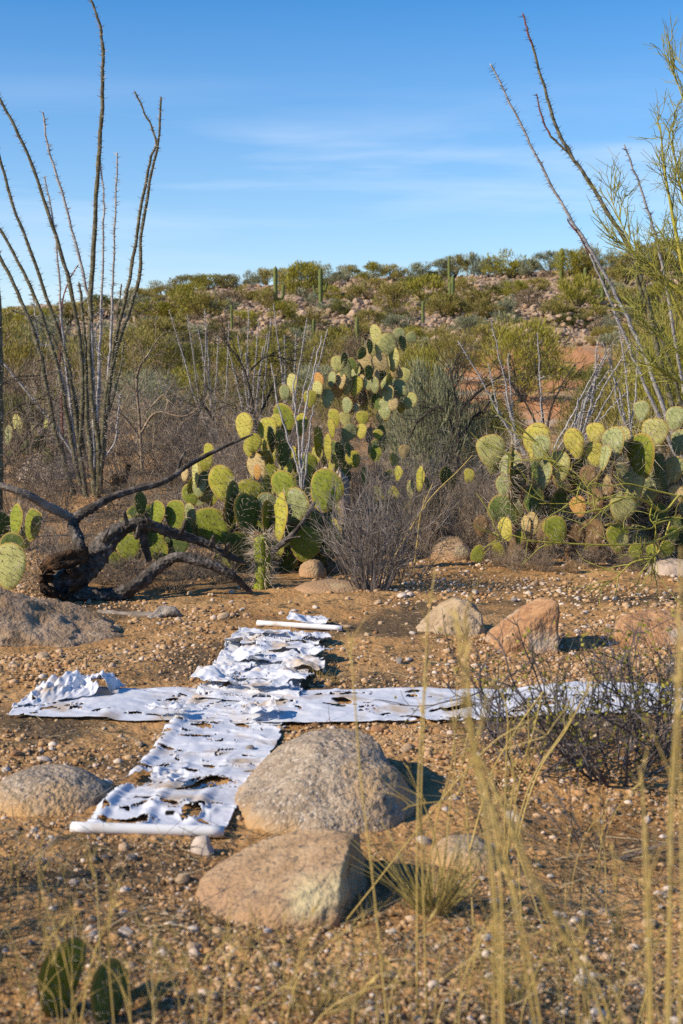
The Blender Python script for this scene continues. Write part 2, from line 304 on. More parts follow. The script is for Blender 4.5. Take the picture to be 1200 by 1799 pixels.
# ================================================================== GROUND (one sheet to the horizon, hill included)
rng = np.random.default_rng(7)
def build_ground():
    fine = np.linspace(-.34, .34, 430); side = np.concatenate([np.linspace(.36, math.pi, 60)])
    th = np.concatenate([-side[::-1][1:], fine, side])           # around the full circle, fine where the view is
    r = np.concatenate([[.02], np.linspace(.5, 2.5, 14), np.exp(np.linspace(math.log(2.6), math.log(14), 330)), np.exp(np.linspace(math.log(14.3), math.log(135), 150)), np.exp(np.linspace(math.log(140), math.log(7000), 26))])
    R, Tt = np.meshgrid(r, th, indexing='ij'); x = R * np.sin(Tt); y = R * np.cos(Tt); z = H(x, y)
    near = sst(16, 8, R)
    z = z + near * (.007 * fbm(x * 11, y * 11, o=3, s=21) + .004 * vn(x * 37, y * 37, s=33)) + sst(14, 30, R) * .05 * fbm(x * 2, y * 2, o=3, s=41)
    n, m = R.shape; V = np.stack([x, y, z], -1).reshape(-1, 3)
    i = np.arange(n - 1)[:, None]; j = np.arange(m)[None, :]; j2 = (j + 1) % m
    Fa = np.stack([i * m + j, i * m + j2, (i + 1) * m + j2, (i + 1) * m + j], -1).reshape(-1, 4)
    hill = sst(32, 75, y); orange = np.exp(-(((x - 6.6) / 7.5) ** 2 + ((y - 45) / 19) ** 2)) * (1 + .5 * fbm(x * .3, y * .3, o=3, s=3))
    orange = sst(.35, .65, orange)
    mb = MB(); mb.add(V, Fa[:, ::-1], 0, np.maximum(hill, 2 * orange).ravel())
    tag(obj('ground', mb.mesh('ground', m_ground)), kind='structure')
build_ground()

# ================================================================== ROCKS
BLOCK = []            # x, y, radius kept free of gravel stones
def rock(name, label, px, Y, wpx, h, depth, m, seed, sub=4, skew=0., planes=(), zq=1., p=2.4, rough=.06, sink=.35, yaw=0., group=None, x=None, cat='rock', fine=.012, lean=0.):
    V, Fa = ICO[sub]; V = V.copy(); q = G(px, 640 + CAMZ / Y * F); X, Y = q[0], q[1]; a = wpx / F * Y / 2; b = depth / 2; c = h * (1 + sink)
    u = V / ((np.abs(V) ** p).sum(1) ** (1 / p))[:, None]
    for nx, ny, nz, d in planes:
        nn = np.array([nx, ny, nz], float); nn /= np.linalg.norm(nn); e = u @ nn - d; u = u - np.clip(e, 0, None)[:, None] * nn * .93
    d = nrm(u); u = u + d * (-fine * 1.6 * np.clip(1 - 5 * np.abs(fbm(u[:, 0] * 2.2 + seed, u[:, 1] * 2.2, u[:, 2] * 2.2, o=3, s=seed + 8)), 0, 1) + rough * fbm(u[:, 0] * 1.7 + seed, u[:, 1] * 1.7, u[:, 2] * 1.7, o=4, s=seed) + fine * fbm(u[:, 0] * 9 + seed, u[:, 1] * 9, u[:, 2] * 9, o=3, s=seed + 3, g=.6))[:, None]
    u[:, 2] = np.sign(u[:, 2]) * np.abs(u[:, 2]) ** zq; u[:, 0] += skew * np.clip(u[:, 2], 0, 1); u[:, 1] += lean * np.clip(u[:, 2], 0, 1)
    u = u * np.array([a, b, c]); u[:, 2] -= sink * h
    if yaw: cy, sy = math.cos(yaw), math.sin(yaw); u = np.stack([u[:, 0] * cy - u[:, 1] * sy, u[:, 0] * sy + u[:, 1] * cy, u[:, 2]], 1)
    mb = MB(); mb.add(u, Fa); o = obj(name, mb.mesh(name, m), None, (X, Y, h1(X, Y)))
    BLOCK.append((X, Y, max(a, b) * .96)); return tag(o, label, cat, group)
rock('boulder', 'big humped grey granite boulder beside the lower white strip', 572, 5.22, 330, .235, 1.02, m_granite, 3, sub=6, skew=.16, p=2.1, zq=1.25, sink=.12, rough=.05, planes=[(.75, .25, .6, .86), (-.7, -.3, .75, .92)], lean=.1, fine=.014)
rock('boulder', 'brown and yellow patched boulder in front of the big grey one', 508, 4.28, 375, .178, .60, m_brownrock, 11, sub=6, skew=.34, p=2.15, zq=1.12, rough=.06, planes=[(.93, -.15, .35, .60), (-.5, -.2, .85, .74)], sink=.15)
rock('boulder', 'low rounded grey brown boulder left of the white strip', 88, 5.25, 245, .105, .5, m_granite, 23, sub=5, p=2.1, zq=1.2, rough=.06, sink=.25)
rock('boulder', 'long dark weathered rock beside the dead cholla trunk', 12, 8.35, 400, .26, .95, m_darkrock, 31, sub=6, skew=-.2, p=3.0, rough=.11, planes=[(.5, -.3, .8, .70), (.1, -.95, .35, .72)], fine=.03, sink=.3)
rock('boulder', 'pale tan rounded rock with a sloping left end', 786, 8.55, 120, .195, .42, m_tanrock, 41, sub=5, skew=.25, p=2.5, rough=.09, planes=[(-.6, -.2, .75, .72), (.1, -.8, .6, .82)])
rock('boulder', 'angular orange rock with a flat slanting top and squared right side', 920, 8.02, 140, .275, .48, m_orangerock, 52, sub=5, skew=.10, p=5, rough=.07, fine=.02, planes=[(-.42, -.1, .9, .62), (.1, -.9, .45, .70), (-.95, -.2, .2, .80), (.97, -.1, .05, .80)], sink=.25)
rock('rock_slab', 'reddish flat slab at the right edge behind the twiggy bush', 1160, 8.3, 150, .14, .55, m_orangerock, 63, sub=5, p=4, rough=.08, planes=[(0, -.5, .85, .75)])
rock('boulder', 'half buried flat rock behind the straw grass tuft', 815, 4.62, 118, .055, .34, m_granite, 71, sub=4, p=2.4, rough=.07, sink=.6)
rock('stone', 'white stone with a grey broken end below the near pipe', 358, 4.66, 52, .055, .075, m_quartz, 82, sub=4, p=2.6, rough=.12, planes=[(.9, 0, .4, .6)], sink=.2)
rock('rock_slab', 'flat brown rock in the soil left of the grey bush', 580, 10.15, 130, .05, .55, m_brownrock, 91, sub=4, p=2.4, sink=.8)
rock('boulder', 'pale grey boulder behind the front prickly pear', 586, 13.0, 66, .70, .5, m_palerock, 95, sub=4, p=3, rough=.14, planes=[(-.5, -.4, .75, .7)], sink=.1)
rock('stone', 'small brown rock under the front prickly pear', 550, 10.75, 52, .13, .2, m_brownrock, 97, sub=4, p=2.6, rough=.12)
rock('boulder', 'rounded brown rock behind the grey bush', 795, 11.75, 82, .17, .35, m_brownrock, 99, sub=4, p=2.4, rough=.1)
rock('rock_slab', 'pale pinkish slab under the right prickly pear', 1182, 11.0, 88, .09, .4, m_palerock, 103, sub=4, p=3, rough=.1)
rock('boulder', 'pale half buried boulder behind the left ocotillo', 92, 20, 130, .34, .9, m_palerock, 107, sub=4, p=2.2, rough=.1)
rock('boulder', 'pale grey rock in brown brush behind the right cactus', 785, 12.6, 40, .32, .3, m_palerock, 109, sub=4, p=3, rough=.12)

# ================================================================== WHITE SHEET CROSS
cross_h = {}
def sheet(name, A, B, Cc, D, nu, nv, seed, root, lift=.006, hole=.95, crumple=.02, rag=.03, extra=None, holes=(), shingle=0., ragu=0., slit=.03, kx=6.5, ky=12.):
    # A,B near edge (left,right); D,C far edge; u runs near->far, v left->right
    u, v = np.meshgrid(np.linspace(0, 1, nu), np.linspace(0, 1, nv), indexing='ij')
    A, B, Cc, D = [np.array(q)[:2] for q in (A, B, Cc, D)]
    xy = (A[None, None] * (1 - u)[..., None] * (1 - v)[..., None] + B * ((1 - u) * v)[..., None] + D * (u * (1 - v))[..., None] + Cc * (u * v)[..., None])
    x, y = xy[..., 0], xy[..., 1]
    wx = x + fbm(x * 5, y * 5, o=3, s=seed + 1) * .05; wy = y + fbm(x * 5, y * 5, o=3, s=seed + 2) * .05
    f = .98 * fbm(wx * 3.6, wy * 6, o=5, s=seed, g=.6)
    for hx, hy, rx, ry in holes: f = f + 1.3 * np.exp(-(((wx - hx) / rx) ** 2 + ((wy - hy) / ry) ** 2) ** 2)
    ev = np.minimum(v, 1 - v); f = f + 1.1 * sst(rag, 0, ev) * (.6 + .8 * fbm(x * 11, y * 11, o=2, s=seed + 5))
    if ragu: f = f + 1.1 * sst(ragu, 0, np.minimum(u, 1 - u)) * (.6 + .8 * fbm(x * 11 + 3, y * 11, o=2, s=seed + 6))
    n1 = fbm(wx * kx, wy * ky, o=3, s=seed + 11, g=.45); m1 = sst(.30, .6, vn(x * 7.5, y * 11, s=seed + 12)); n2 = fbm(wx * ky * .8, wy * kx * .9, o=3, s=seed + 14, g=.45); m2 = sst(.42, .62, vn(x * 10, y * 9, s=seed + 15))
    tear = ((np.abs(n1) < slit * m1) | (np.abs(n2) < slit * .8 * m2))
    lip = m1 * np.exp(-np.clip(n1, 0, 9) / .16) * (n1 > 0) + .6 * m2 * np.exp(-np.clip(n2, 0, 9) / .16) * (n2 > 0)
    rid = np.abs(fbm(wx * 2.4, wy * 9, o=2, s=seed + 30)); fold = np.clip(1 - rid * 3, 0, 1) ** 1.5
    z = H(x, y) + lift + crumple * (.45 + .45 * fbm(x * 3.5, y * 5, o=2, s=seed + 3)) + crumple * .7 * fold + crumple * 1.0 * lip + crumple * .12 * fbm(x * 26, y * 30, o=2, s=seed + 8)
    jump = np.zeros_like(x, bool)
    if shingle:
        s = wy * 7.5 + 1.3 * vn(x * 4, y * 2, s=seed + 40); fr = s - np.floor(s); z = z + shingle * (1 - fr) ** 2.2 * (.55 + .6 * vn(x * 7, y * 7, s=seed + 41)); fl = np.floor(s); jump[:-1, :-1] = (fl[1:, :-1] != fl[:-1, :-1]) | (fl[:-1, 1:] != fl[:-1, :-1]) | (fl[1:, 1:] != fl[:-1, :-1])
    z = z + .5 * crumple * sst(hole - .3, hole, f)
    if extra is not None: x, y, z = extra(u, v, x, y, z)
    z = np.maximum(z, H(x, y) + .006)
    keep = (f < hole) & ~tear; q = keep[:-1, :-1] & keep[1:, :-1] & keep[1:, 1:] & keep[:-1, 1:] & ~jump[:-1, :-1]
    idx = np.arange(nu * nv).reshape(nu, nv)
    Fa = np.stack([idx[:-1, :-1], idx[:-1, 1:], idx[1:, 1:], idx[1:, :-1]], -1)[q]
    mb = MB(); mb.add(np.stack([x, y, z], -1).reshape(-1, 3), Fa)
    o = part(name, mb, m_sheet, root)
    sol = o.modifiers.new('thickness', 'SOLIDIFY'); sol.thickness = .0016; sol.offset = -1
    return o
def pipe(p0, p1, r, root, seed=0):
    p0, p1 = np.array(p0), np.array(p1); n = 12; t = np.linspace(0, 1, n)[:, None]; pts = p0 * (1 - t) + p1 * t
    mb = MB(); k = 16; tubes(mb, pts[None], np.full((1, n), r), k=k)
    tubes(mb, pts[None], np.full((1, n), r * .82), k=k)                       # the wall of the pipe, open at both ends
    for e, fl in ((0, 0), (n - 1, 1)):
        o_ = np.arange(k) + e * k; i_ = o_ + n * k; Fa = np.stack([o_, np.roll(o_, -1), np.roll(i_, -1), i_], 1); mb.f.append((Fa if fl else Fa[:, ::-1], 0))
    return part('pipe', mb, m_pipe, root)
g = lambda a, b: G(a, b)
nl, nr, fl_, fr_ = g(142, 1461), g(392, 1468), g(415, 1112), g(572, 1118)
root = empty('plastic_strip', (nl + nr + fl_ + fr_) / 4)
tag(root, 'long tattered white plastic strip running away from the camera with a pipe at each end', 'plastic sheet', 'white plastic strips laid out as a cross')
ml, mr_ = g(330, 1236), g(522, 1240)
hl = [(*g(236, 1370)[:2], .05, .07), (*g(365, 1385)[:2], .07, .075), (*g(345, 1280)[:2], .05, .04), (*g(300, 1318)[:2], .03, .03), (*g(405, 1345)[:2], .03, .02), (*g(320, 1272)[:2], .03, .05)]
rh = np.random.default_rng(3)
for _ in range(34):
    t_, s_ = rh.uniform(.05, .97), rh.uniform(.06, .94); q_ = (nl * (1 - t_) + ml * t_) * (1 - s_) + (nr * (1 - t_) + mr_ * t_) * s_; hl.append((q_[0], q_[1], rh.uniform(.012, .045), rh.uniform(.007, .022)))
def left_tube(u, v, x, y, z):            # left hem is rolled into a loose tube
    e = sst(.16, .02, v) * sst(.02, .12, u); return x, y, z + e * .014 * np.sin(np.clip(v / .16, 0, 1) * math.pi) ** .7 + .012 * np.clip(np.sin(v * 19 + u * 2), 0, 1) ** 2 * sst(.7, .05, u)
sheet('sheet', nl, nr, mr_, ml, 300, 130, 5, root, rag=.055, crumple=.013, holes=hl, extra=left_tube)
hl2 = [(*g(455, 1196)[:2], .06, .04), (*g(520, 1160)[:2], .05, .04), (*g(488, 1143)[:2], .07, .03), (*g(455, 1160)[:2], .05, .03), (*g(545, 1180)[:2], .04, .05)]
sheet('sheet', g(338, 1238), g(524, 1243), fr_, fl_, 330, 120, 47, root, hole=.85, crumple=.026, rag=.07, holes=hl2, shingle=0, slit=.035)
rf = np.random.default_rng(19)
FL = [(545, 1100, .26, .22), (470, 1122, .30, .2), (540, 1130, .26, .2), (430, 1140, .24, .2), (500, 1148, .34, .2), (555, 1160, .2, .24), (425, 1166, .26, .2), (475, 1172, .3, .2), (535, 1182, .24, .22), (412, 1190, .22, .18), (450, 1200, .3, .2), (505, 1204, .28, .2), (385, 1212, .26, .18), (470, 1222, .26, .16), (300, 1262, .18, .16), (455, 1268, .18, .14), (300, 1390, .18, .16)]
for k, (px, py, wd, dp) in enumerate(FL):             # loose torn flaps, their near edges curled off the ground
    c = g(px, py); a_ = rf.normal(0, .3); ca, sa = math.cos(a_), math.sin(a_); lf_ = rf.uniform(.018, .05) * (1 if py < 1230 else .4); ph = rf.uniform(0, 6)
    def curl(u, v, x, y, z, lf_=lf_, ph=ph, k=k): return x, y, z + lf_ * (np.sin(math.pi * np.clip(u, 0, 1) ** .8) * .9 + .35 * np.clip(1 - u * 4, 0, 1)) * (.6 + .7 * fbm(v * 2.5 + ph, u * 1.5, o=2, s=k)) + .008 + .012 * fbm(v * 5 + ph, u * 5, o=2, s=k + 50) + .002 * k
    Q = [(c[0] + sx * wd / 2 * ca - sy * dp / 2 * sa, c[1] + sx * wd / 2 * sa + sy * dp / 2 * ca) for sx, sy in ((-1, -1), (1, -1), (.8, 1), (-.85, 1))]
    sheet('torn_flap', *Q, 42, 60, 180 + k * 7, root, crumple=.010, rag=.2, ragu=.22, extra=curl, lift=.016)
a, b = g(124, 1463), g(394, 1471); pipe(a + [0, .0, .018], b + [0, 0, .018], .020, root)
a, b = g(452, 1100), g(602, 1110); pipe(a + [0, 0, .02], b + [0, 0, .02], .017, root)
a, b, c, d = g(12, 1262), g(1330, 1262), g(1330, 1216), g(70, 1213)
root = empty('plastic_strip', (a + b + c + d) / 4)
tag(root, 'tattered white plastic strip running left to right across the other strip', 'plastic sheet', 'white plastic strips laid out as a cross')
def heap(u, v, x, y, z):
    return x, y, z + .02 * sst(.0, .3, u) * 0
hl3 = [(*g(rh.uniform(230, 1190), rh.uniform(1216, 1256))[:2], rh.uniform(.012, .05), rh.uniform(.006, .02)) for _ in range(40)] + [(*g(410, 1236)[:2], .07, .05), (*g(308, 1240)[:2], .04, .05), (*g(590, 1240)[:2], .05, .05), (*g(505, 1247)[:2], .06, .04)]
# here u runs near->far over the narrow way, v along the strip
sheet('sheet', a, b, c, d, 80, 520, 61, root, crumple=.011, rag=.05, holes=hl3, lift=.012, slit=.03, kx=6, ky=13)
e0, e1, e2, e3 = g(28, 1256), g(200, 1222), g(212, 1212), g(48, 1214)
def flap(u, v, x, y, z):                 # the left end is folded over into a stiff standing crumple
    ridge = np.sin(np.clip(u, 0, 1) * math.pi * .75) ; return x, y + .12 * u, z + ridge * (.022 + .03 * v + .032 * fbm(v * 5, u * 2, o=4, s=4) + .02 * np.abs(fbm(v * 9, u * 5, o=3, s=6))) * sst(0, .1, v) * sst(1.0, .9, v)
e0, e1, e2, e3 = g(20, 1252), g(205, 1226), g(216, 1222), g(60, 1226)
sheet('folded_end', e0, e1, e2, e3, 60, 120, 71, root, crumple=.030, rag=.05, extra=flap, slit=.03)

# ================================================================== DEAD CHOLLA
def woody(mb, spec, k=16, m=0, per=8, amp=.22, knob=.16, seed=0, rs=1.):
    pts = np.array([P(px, py, Y) for px, py, Y, r in spec]); R = np.array([[r / F * Y] for px, py, Y, r in spec]) * rs
    pr = catmull(np.hstack([pts, R]), per); Pt = pr[:, :3]; R = np.clip(pr[:, 3], .002, None) * .9
    s = np.concatenate([[0], np.cumsum(np.linalg.norm(np.diff(Pt, axis=0), axis=1))]); th = np.arange(k) * 2 * math.pi / k
    S, Tt = np.meshgrid(s, th, indexing='ij'); q = S / max(R.mean(), .012)
    lat = np.sin(Tt * 4 + q * 2.1) * np.sin(Tt * -4 + q * 2.1); mod = 1 - knob * 1.6 * sst(.25, .8, np.abs(lat)) + amp * (1.15 * fbm(np.cos(Tt) * 1.4 + seed, np.sin(Tt) * 1.4, S * 9, o=4, s=seed) + .5 * fbm(np.cos(Tt) * 5 + seed, np.sin(Tt) * 5, S * 4, o=2, s=seed + 4))
    Pt = np.vstack([Pt[:1], Pt, Pt[-1:]]); R = np.concatenate([[.001], R, [.001]]); mod = np.vstack([mod[:1], mod, mod[-1:]])
    d0 = nrm(Pt[2] - Pt[1]); Pt[0] -= d0 * .002; Pt[-1] += nrm(Pt[-2] - Pt[-3]) * .004
    tubes(mb, Pt[None], R[None], k=k, m=m, mod=mod[None])
WS = .86
root = empty('dead_cholla', G(130, 1055)); tag(root, 'fallen dark grey dead cholla trunk with arching branches beside the long rock', 'dead cactus')
mb = MB(); woody(mb, [(96, 1034, 9.6, 27), (130, 1014, 9.65, 31), (160, 985, 9.7, 27), (190, 950, 9.75, 19), (215, 930, 9.8, 16), (250, 921, 9.8, 12), (300, 935, 9.9, 10.5), (350, 951, 10, 9), (400, 975, 10, 7), (432, 990, 10, 3)], k=32, per=34, seed=3)
for k_, (px, py, Y) in enumerate([(180, 945, 9.65), (222, 915, 9.72), (262, 914, 9.75), (318, 932, 9.85), (372, 955, 9.95), (150, 968, 9.6), (240, 940, 9.7), (395, 966, 9.95)]):
    a_ = 1.9 * k_; woody(mb, [(px, py + 4, Y, 6), (px + 6 * math.cos(a_), py - 7, Y - .03, 4.5), (px + 10 * math.cos(a_), py - 15 + 3 * math.sin(a_ * 2), Y - .06, 2.5)], k=8, per=4, amp=.45, seed=130 + k_)
part('trunk', mb, m_dead, root)
mb = MB(); woody(mb, [(118, 1046, 9.55, 21), (190, 1046, 9.6, 16), (235, 1031, 9.6, 13), (278, 996, 9.7, 12), (310, 979, 9.7, 10), (360, 989, 9.7, 10), (408, 1011, 9.7, 8.5), (442, 1042, 9.75, 4)], k=30, per=30, seed=13)
part('branch', mb, m_dead, root)
mb = MB(); woody(mb, [(152, 985, 9.8, 14), (136, 945, 9.9, 12), (130, 915, 10, 10), (165, 890, 10, 8), (210, 868, 10.1, 7), (290, 845, 10.2, 6.5), (322, 823, 10.3, 5.5), (372, 795, 10.4, 4), (444, 763, 10.5, 2)], k=24, per=30, seed=23)
woody(mb, [(312, 832, 10.3, 4), (316, 812, 10.3, 3.5), (326, 793, 10.3, 2)], k=10, seed=24); part('branch', mb, m_dead, root)
mb = MB(); woody(mb, [(132, 914, 10, 8), (80, 888, 9.9, 8), (40, 866, 9.8, 7.5), (-40, 842, 9.8, 7)], k=24, per=30, seed=33); part('branch', mb, m_deadpale, root)
mb = MB(); woody(mb, [(255, 925, 9.85, 8), (252, 950, 9.85, 8), (262, 985, 9.9, 7)], k=12, seed=43); part('branch', mb, m_dead, root)
mb = MB(); woody(mb, [(72, 1000, 9.5, 8), (100, 985, 9.5, 13), (140, 975, 9.55, 12), (152, 962, 9.6, 5)], k=14, amp=.5, seed=53)
woody(mb, [(74, 1010, 9.5, 6), (82, 1035, 9.45, 10), (100, 1050, 9.45, 12), (130, 1058, 9.45, 9)], k=14, amp=.5, seed=54)
r_ = np.random.default_rng(4)
for i in range(26): a0 = r_.uniform(0, 6.28); px, py = 104 + 26 * math.cos(a0), 1020 + 30 * math.sin(a0); woody(mb, [(px + 12, py, 9.55, 5), (px, py, 9.45, 4), (px - r_.uniform(3, 10), py + r_.uniform(-5, 5), 9.36, 1.5)], k=6, per=3, amp=.4, seed=60 + i)
part('rotten_root', mb, m_rot, root)
o = empty('dead_branch', G(470, 990)); mb = MB(); woody(mb, [(452, 985, 10.3, 6), (486, 963, 10.3, 6), (522, 930, 10.3, 5), (553, 883, 10.3, 3)], k=14, per=10, seed=73)
woody(mb, [(492, 958, 10.3, 3.5), (508, 946, 10.28, 2.5), (528, 943, 10.25, 2)], k=8, seed=74)
me = mb.mesh('dead_branch', m_dead, o.location); bpy.data.objects.remove(o); tag(obj('dead_branch', me, None, G(470, 990)), 'dark dead cholla branch pointing up through the front prickly pear', 'dead branch')
q = G(213, 866); mb = MB(); woody(mb, [(208, 872, 15.5, 9), (204, 850, 15.5, 9), (203, 833, 15.5, 6)], k=12, amp=.4, seed=83); woody(mb, [(212, 872, 15.5, 8), (218, 845, 15.5, 7), (226, 816, 15.5, 5)], k=12, amp=.4, seed=84)
q = np.array([P(210, 870, 15.5)[0], 15.5, 0]); q[2] = h1(q[0], q[1]); tag(obj('dead_stump', mb.mesh('dead_stump', m_rot, q), None, q), 'black two pronged dead stump beside the ocotillo base', 'stump')
q = G(240, 1083); mb = MB(); Yq = q[1]
woody(mb, [(172, 1075, Yq + .1, 4), (215, 1080, Yq + .05, 7), (262, 1083, Yq, 8), (290, 1084, Yq, 7)], k=12, amp=.35, knob=.05, seed=93); woody(mb, [(262, 1088, Yq - .05, 6), (285, 1078, Yq, 12), (304, 1076, Yq, 11), (318, 1084, Yq, 4)], k=14, amp=.45, seed=94)
tag(obj('driftwood', mb.mesh('driftwood', m_deadpale, q), None, q), 'short pale piece of dead wood lying below the cholla trunk', 'dead wood')

# ================================================================== PRICKLY PEARS
def pad_variant(seed, spine_len=1., dense=1.):
    r = np.random.default_rng(seed); nr, na = 7, 26; T = .055
    bend = r.uniform(-.06, .06); tw = r.uniform(-.05, .05); wn = r.uniform(.38, .47); ob = r.uniform(.58, .74)
    ph = r.uniform(0, 6, 3)
    def outline(f): yy = .5 - .5 * np.cos(f); return wn * np.sin(f) * (ob + (1.04 - ob) * yy) * (1 + .05 * np.sin(3 * f + ph[0])), yy * (1 + .035 * np.sin(2 * f + ph[1]))
    def surf(rho, f, s):
        ox, oy = outline(f); x = ox * rho; z = .52 + (oy - .52) * rho; y = s * T * np.sqrt(np.clip(1 - rho ** 2.6, 0, 1))
        y = y + bend * (z - .5) ** 2 * 2 + tw * x * 1.5 + .026 * vn(x * 4.5 + ph[2], z * 4.5, s=seed); return np.stack([x, y, z], -1)
    mb = MB(); rho = np.linspace(0, 1, nr) ** .8; f = np.arange(na) * 2 * math.pi / na
    for s in (-1, 1):
        Rr, Ff = np.meshgrid(rho, f, indexing='ij'); V = surf(Rr, Ff, s).reshape(-1, 3)
        i = np.arange(nr - 1)[:, None]; j = np.arange(na)[None]; j2 = (j + 1) % na
        Fa = np.stack([i * na + j, i * na + j2, (i + 1) * na + j2, (i + 1) * na + j], -1).reshape(-1, 4)
        mb.add(V, Fa if s > 0 else Fa[:, ::-1], 0, Rr.ravel())
    sp = MB(); C_, D_, rim = [], [], []
    st = .155 / dense; row = 0; z = .10
    while z < .97:
        x = -.5 + (row % 2) * st / 2
        while x < .5:
            ff = None; dx, dz = x + r.normal(0, .008), z - .52 + r.normal(0, .008)
            fs = np.linspace(0, 2 * math.pi, 120); ox, oy = outline(fs); ang = np.arctan2(oy - .52, ox); k = np.argmin(np.abs(np.angle(np.exp(1j * (ang - math.atan2(dz, dx))))))
            rr = math.hypot(dx, dz) / math.hypot(ox[k], oy[k] - .52)
            if rr < .93:
                for s in (-1, 1):
                    p0 = surf(np.array(rr), np.array(fs[k]), s); C_.append(p0); D_.append([dx * .7, s * 1.0, dz * .7 - .12]); rim.append(0)
            x += st
        z += st * .86; row += 1
    for ff in np.linspace(.5, 2 * math.pi - .5, 20): p0 = surf(np.array(.985), np.array(ff), 1); C_.append(p0); D_.append([p0[0] * 2, r.normal(0, .3), (p0[2] - .52) * 2]); rim.append(1)
    C_ = np.array(C_); D_ = nrm(np.array(D_)); rim = np.array(rim)
    spikes(sp, C_ - D_ * .008, D_, .022, .021, r, 0)
    for q in range(3):
        kk = (r.random(len(C_)) < (.85 if q == 0 else .55)); d = nrm(D_[kk] + r.normal(0, .45, (kk.sum(), 3))); spikes(sp, C_[kk], d, r.uniform(.09, .22, kk.sum()) * spine_len * (1 + .4 * rim[kk]), .0055, r, 1)
    return mb.mesh('pad', PM['g']), sp.mesh('spines', [m_areole, m_spine], smooth=False)
PV = [pad_variant(s) for s in (1, 2, 3, 4, 5, 6)]; PVL = [pad_variant(s, 1.9) for s in (11, 12, 13)]
def add_pad(root, cx, cy, w, h, roll, side, tone, Y, rng_, longsp=False, pitch=None):
    hw = h / F * Y * 1.04; fx = min(.98, max(.14, w / (h * .86))); yaw = math.acos(fx) * (1 if side == 'R' else -1)
    if fx > .9: yaw = rng_.normal(0, .2) - .15
    ro = math.radians(roll); n = np.array([math.sin(yaw), -math.cos(yaw), rng_.normal(.05, .12) if pitch is None else pitch]); n /= np.linalg.norm(n)
    u = np.array([math.sin(ro), 0, math.cos(ro)]); u = u - n * (u @ n); u /= np.linalg.norm(u); rt = np.cross(u, n) * -1
    sx = hw * (max(1., w / (h * .86)) if fx >= .98 else 1.)
    c = P(cx, cy, Y); base = c - u * hw * .5
    M4 = Matrix(((rt[0] * sx, -n[0] * hw, u[0] * hw, base[0] - root.location[0]), (rt[1] * sx, -n[1] * hw, u[1] * hw, base[1] - root.location[1]), (rt[2] * sx, -n[2] * hw, u[2] * hw, base[2] - root.location[2]), (0, 0, 0, 1)))
    me, sp = (PVL if longsp else PV)[rng_.integers(3 if longsp else 6)]
    o = obj('pad', me, root); o.matrix_local = M4
    o.material_slots[0].link = 'OBJECT'; o.material_slots[0].material = PM[tone]
    s = tag(obj('spines', sp, o), kind='stuff'); return o
def pear(label, gx, gy, Y, pads, seed, longsp=False, fill=(), group='prickly pears', grow_=1.):
    x = P(gx, 640, Y)[0]; root = empty('prickly_pear', (x, Y, h1(x, Y))); tag(root, label, 'cactus', group); r = np.random.default_rng(seed)
    for p_ in pads:
        cx, cy, w_, h_, roll, side, tone = p_[:7]; dY = p_[7] if len(p_) > 7 else r.uniform(-.12, .12); add_pad(root, cx, cy, w_ * grow_, h_ * grow_, roll, side, tone, Y + dY, r, longsp)
    for (x0, x1, y0, y1, n, sz, tones, dy) in fill:
        for i in range(n): add_pad(root, r.uniform(x0, x1), r.uniform(y0, y1), sz * r.uniform(.5, .95), sz * r.uniform(.9, 1.15), r.normal(0, 25), 'LR'[r.integers(2)], tones[r.integers(len(tones))], Y + dy + r.uniform(-.15, .25), r, longsp)
    return root
pear('front prickly pear with a big rounded green pad behind the dead branch', 470, 1000, 10.9, [
    (390, 849, 46, 57, -10, 'L', 'y', .25), (407, 886, 16, 72, 2, 'R', 'd', .05), (437, 867, 45, 47, 5, 'L', 'y', .2), (434, 905, 40, 66, -4, 'R', 'd', .0), (492, 909, 31, 76, 6, 'L', 'y', -.1),
    (472, 917, 15, 66, 3, 'R', 'd', .0), (470, 890, 36, 44, 0, 'L', 's', .1), (501, 856, 46, 54, -28, 'L', 'g', .2), (520, 890, 42, 58, 12, 'L', 's', .15), (573, 863, 56, 68, 12, 'L', 'g', -.1),
    (372, 925, 56, 66, -48, 'L', 'g', .0), (420, 962, 48, 54, -5, 'R', 'd', -.1), (485, 966, 32, 34, 20, 'L', 'y', .0), (537, 955, 60, 58, 10, 'L', 'g', .0), (578, 946, 36, 62, 22, 'L', 'y', .1),
    (527, 922, 46, 56, 0, 'L', 'g', .2), (557, 916, 22, 52, -3, 'R', 'd', .1), (452, 830, 16, 24, 5, 'L', 'o', .3), (399, 900, 14, 34, -12, 'R', 'o', .0), (606, 950, 34, 50, 15, 'R', 'd', .3), (505, 985, 40, 44, 30, 'R', 'd', .1), (455, 990, 40, 46, -15, 'R', 'd', .25), (555, 985, 36, 40, 12, 'R', 'd', .3)], 1,
    fill=[(375, 605, 900, 1000, 22, 56, 'dgdg', .3), (380, 600, 950, 1005, 8, 46, 'gn', .1)], grow_=1.1)
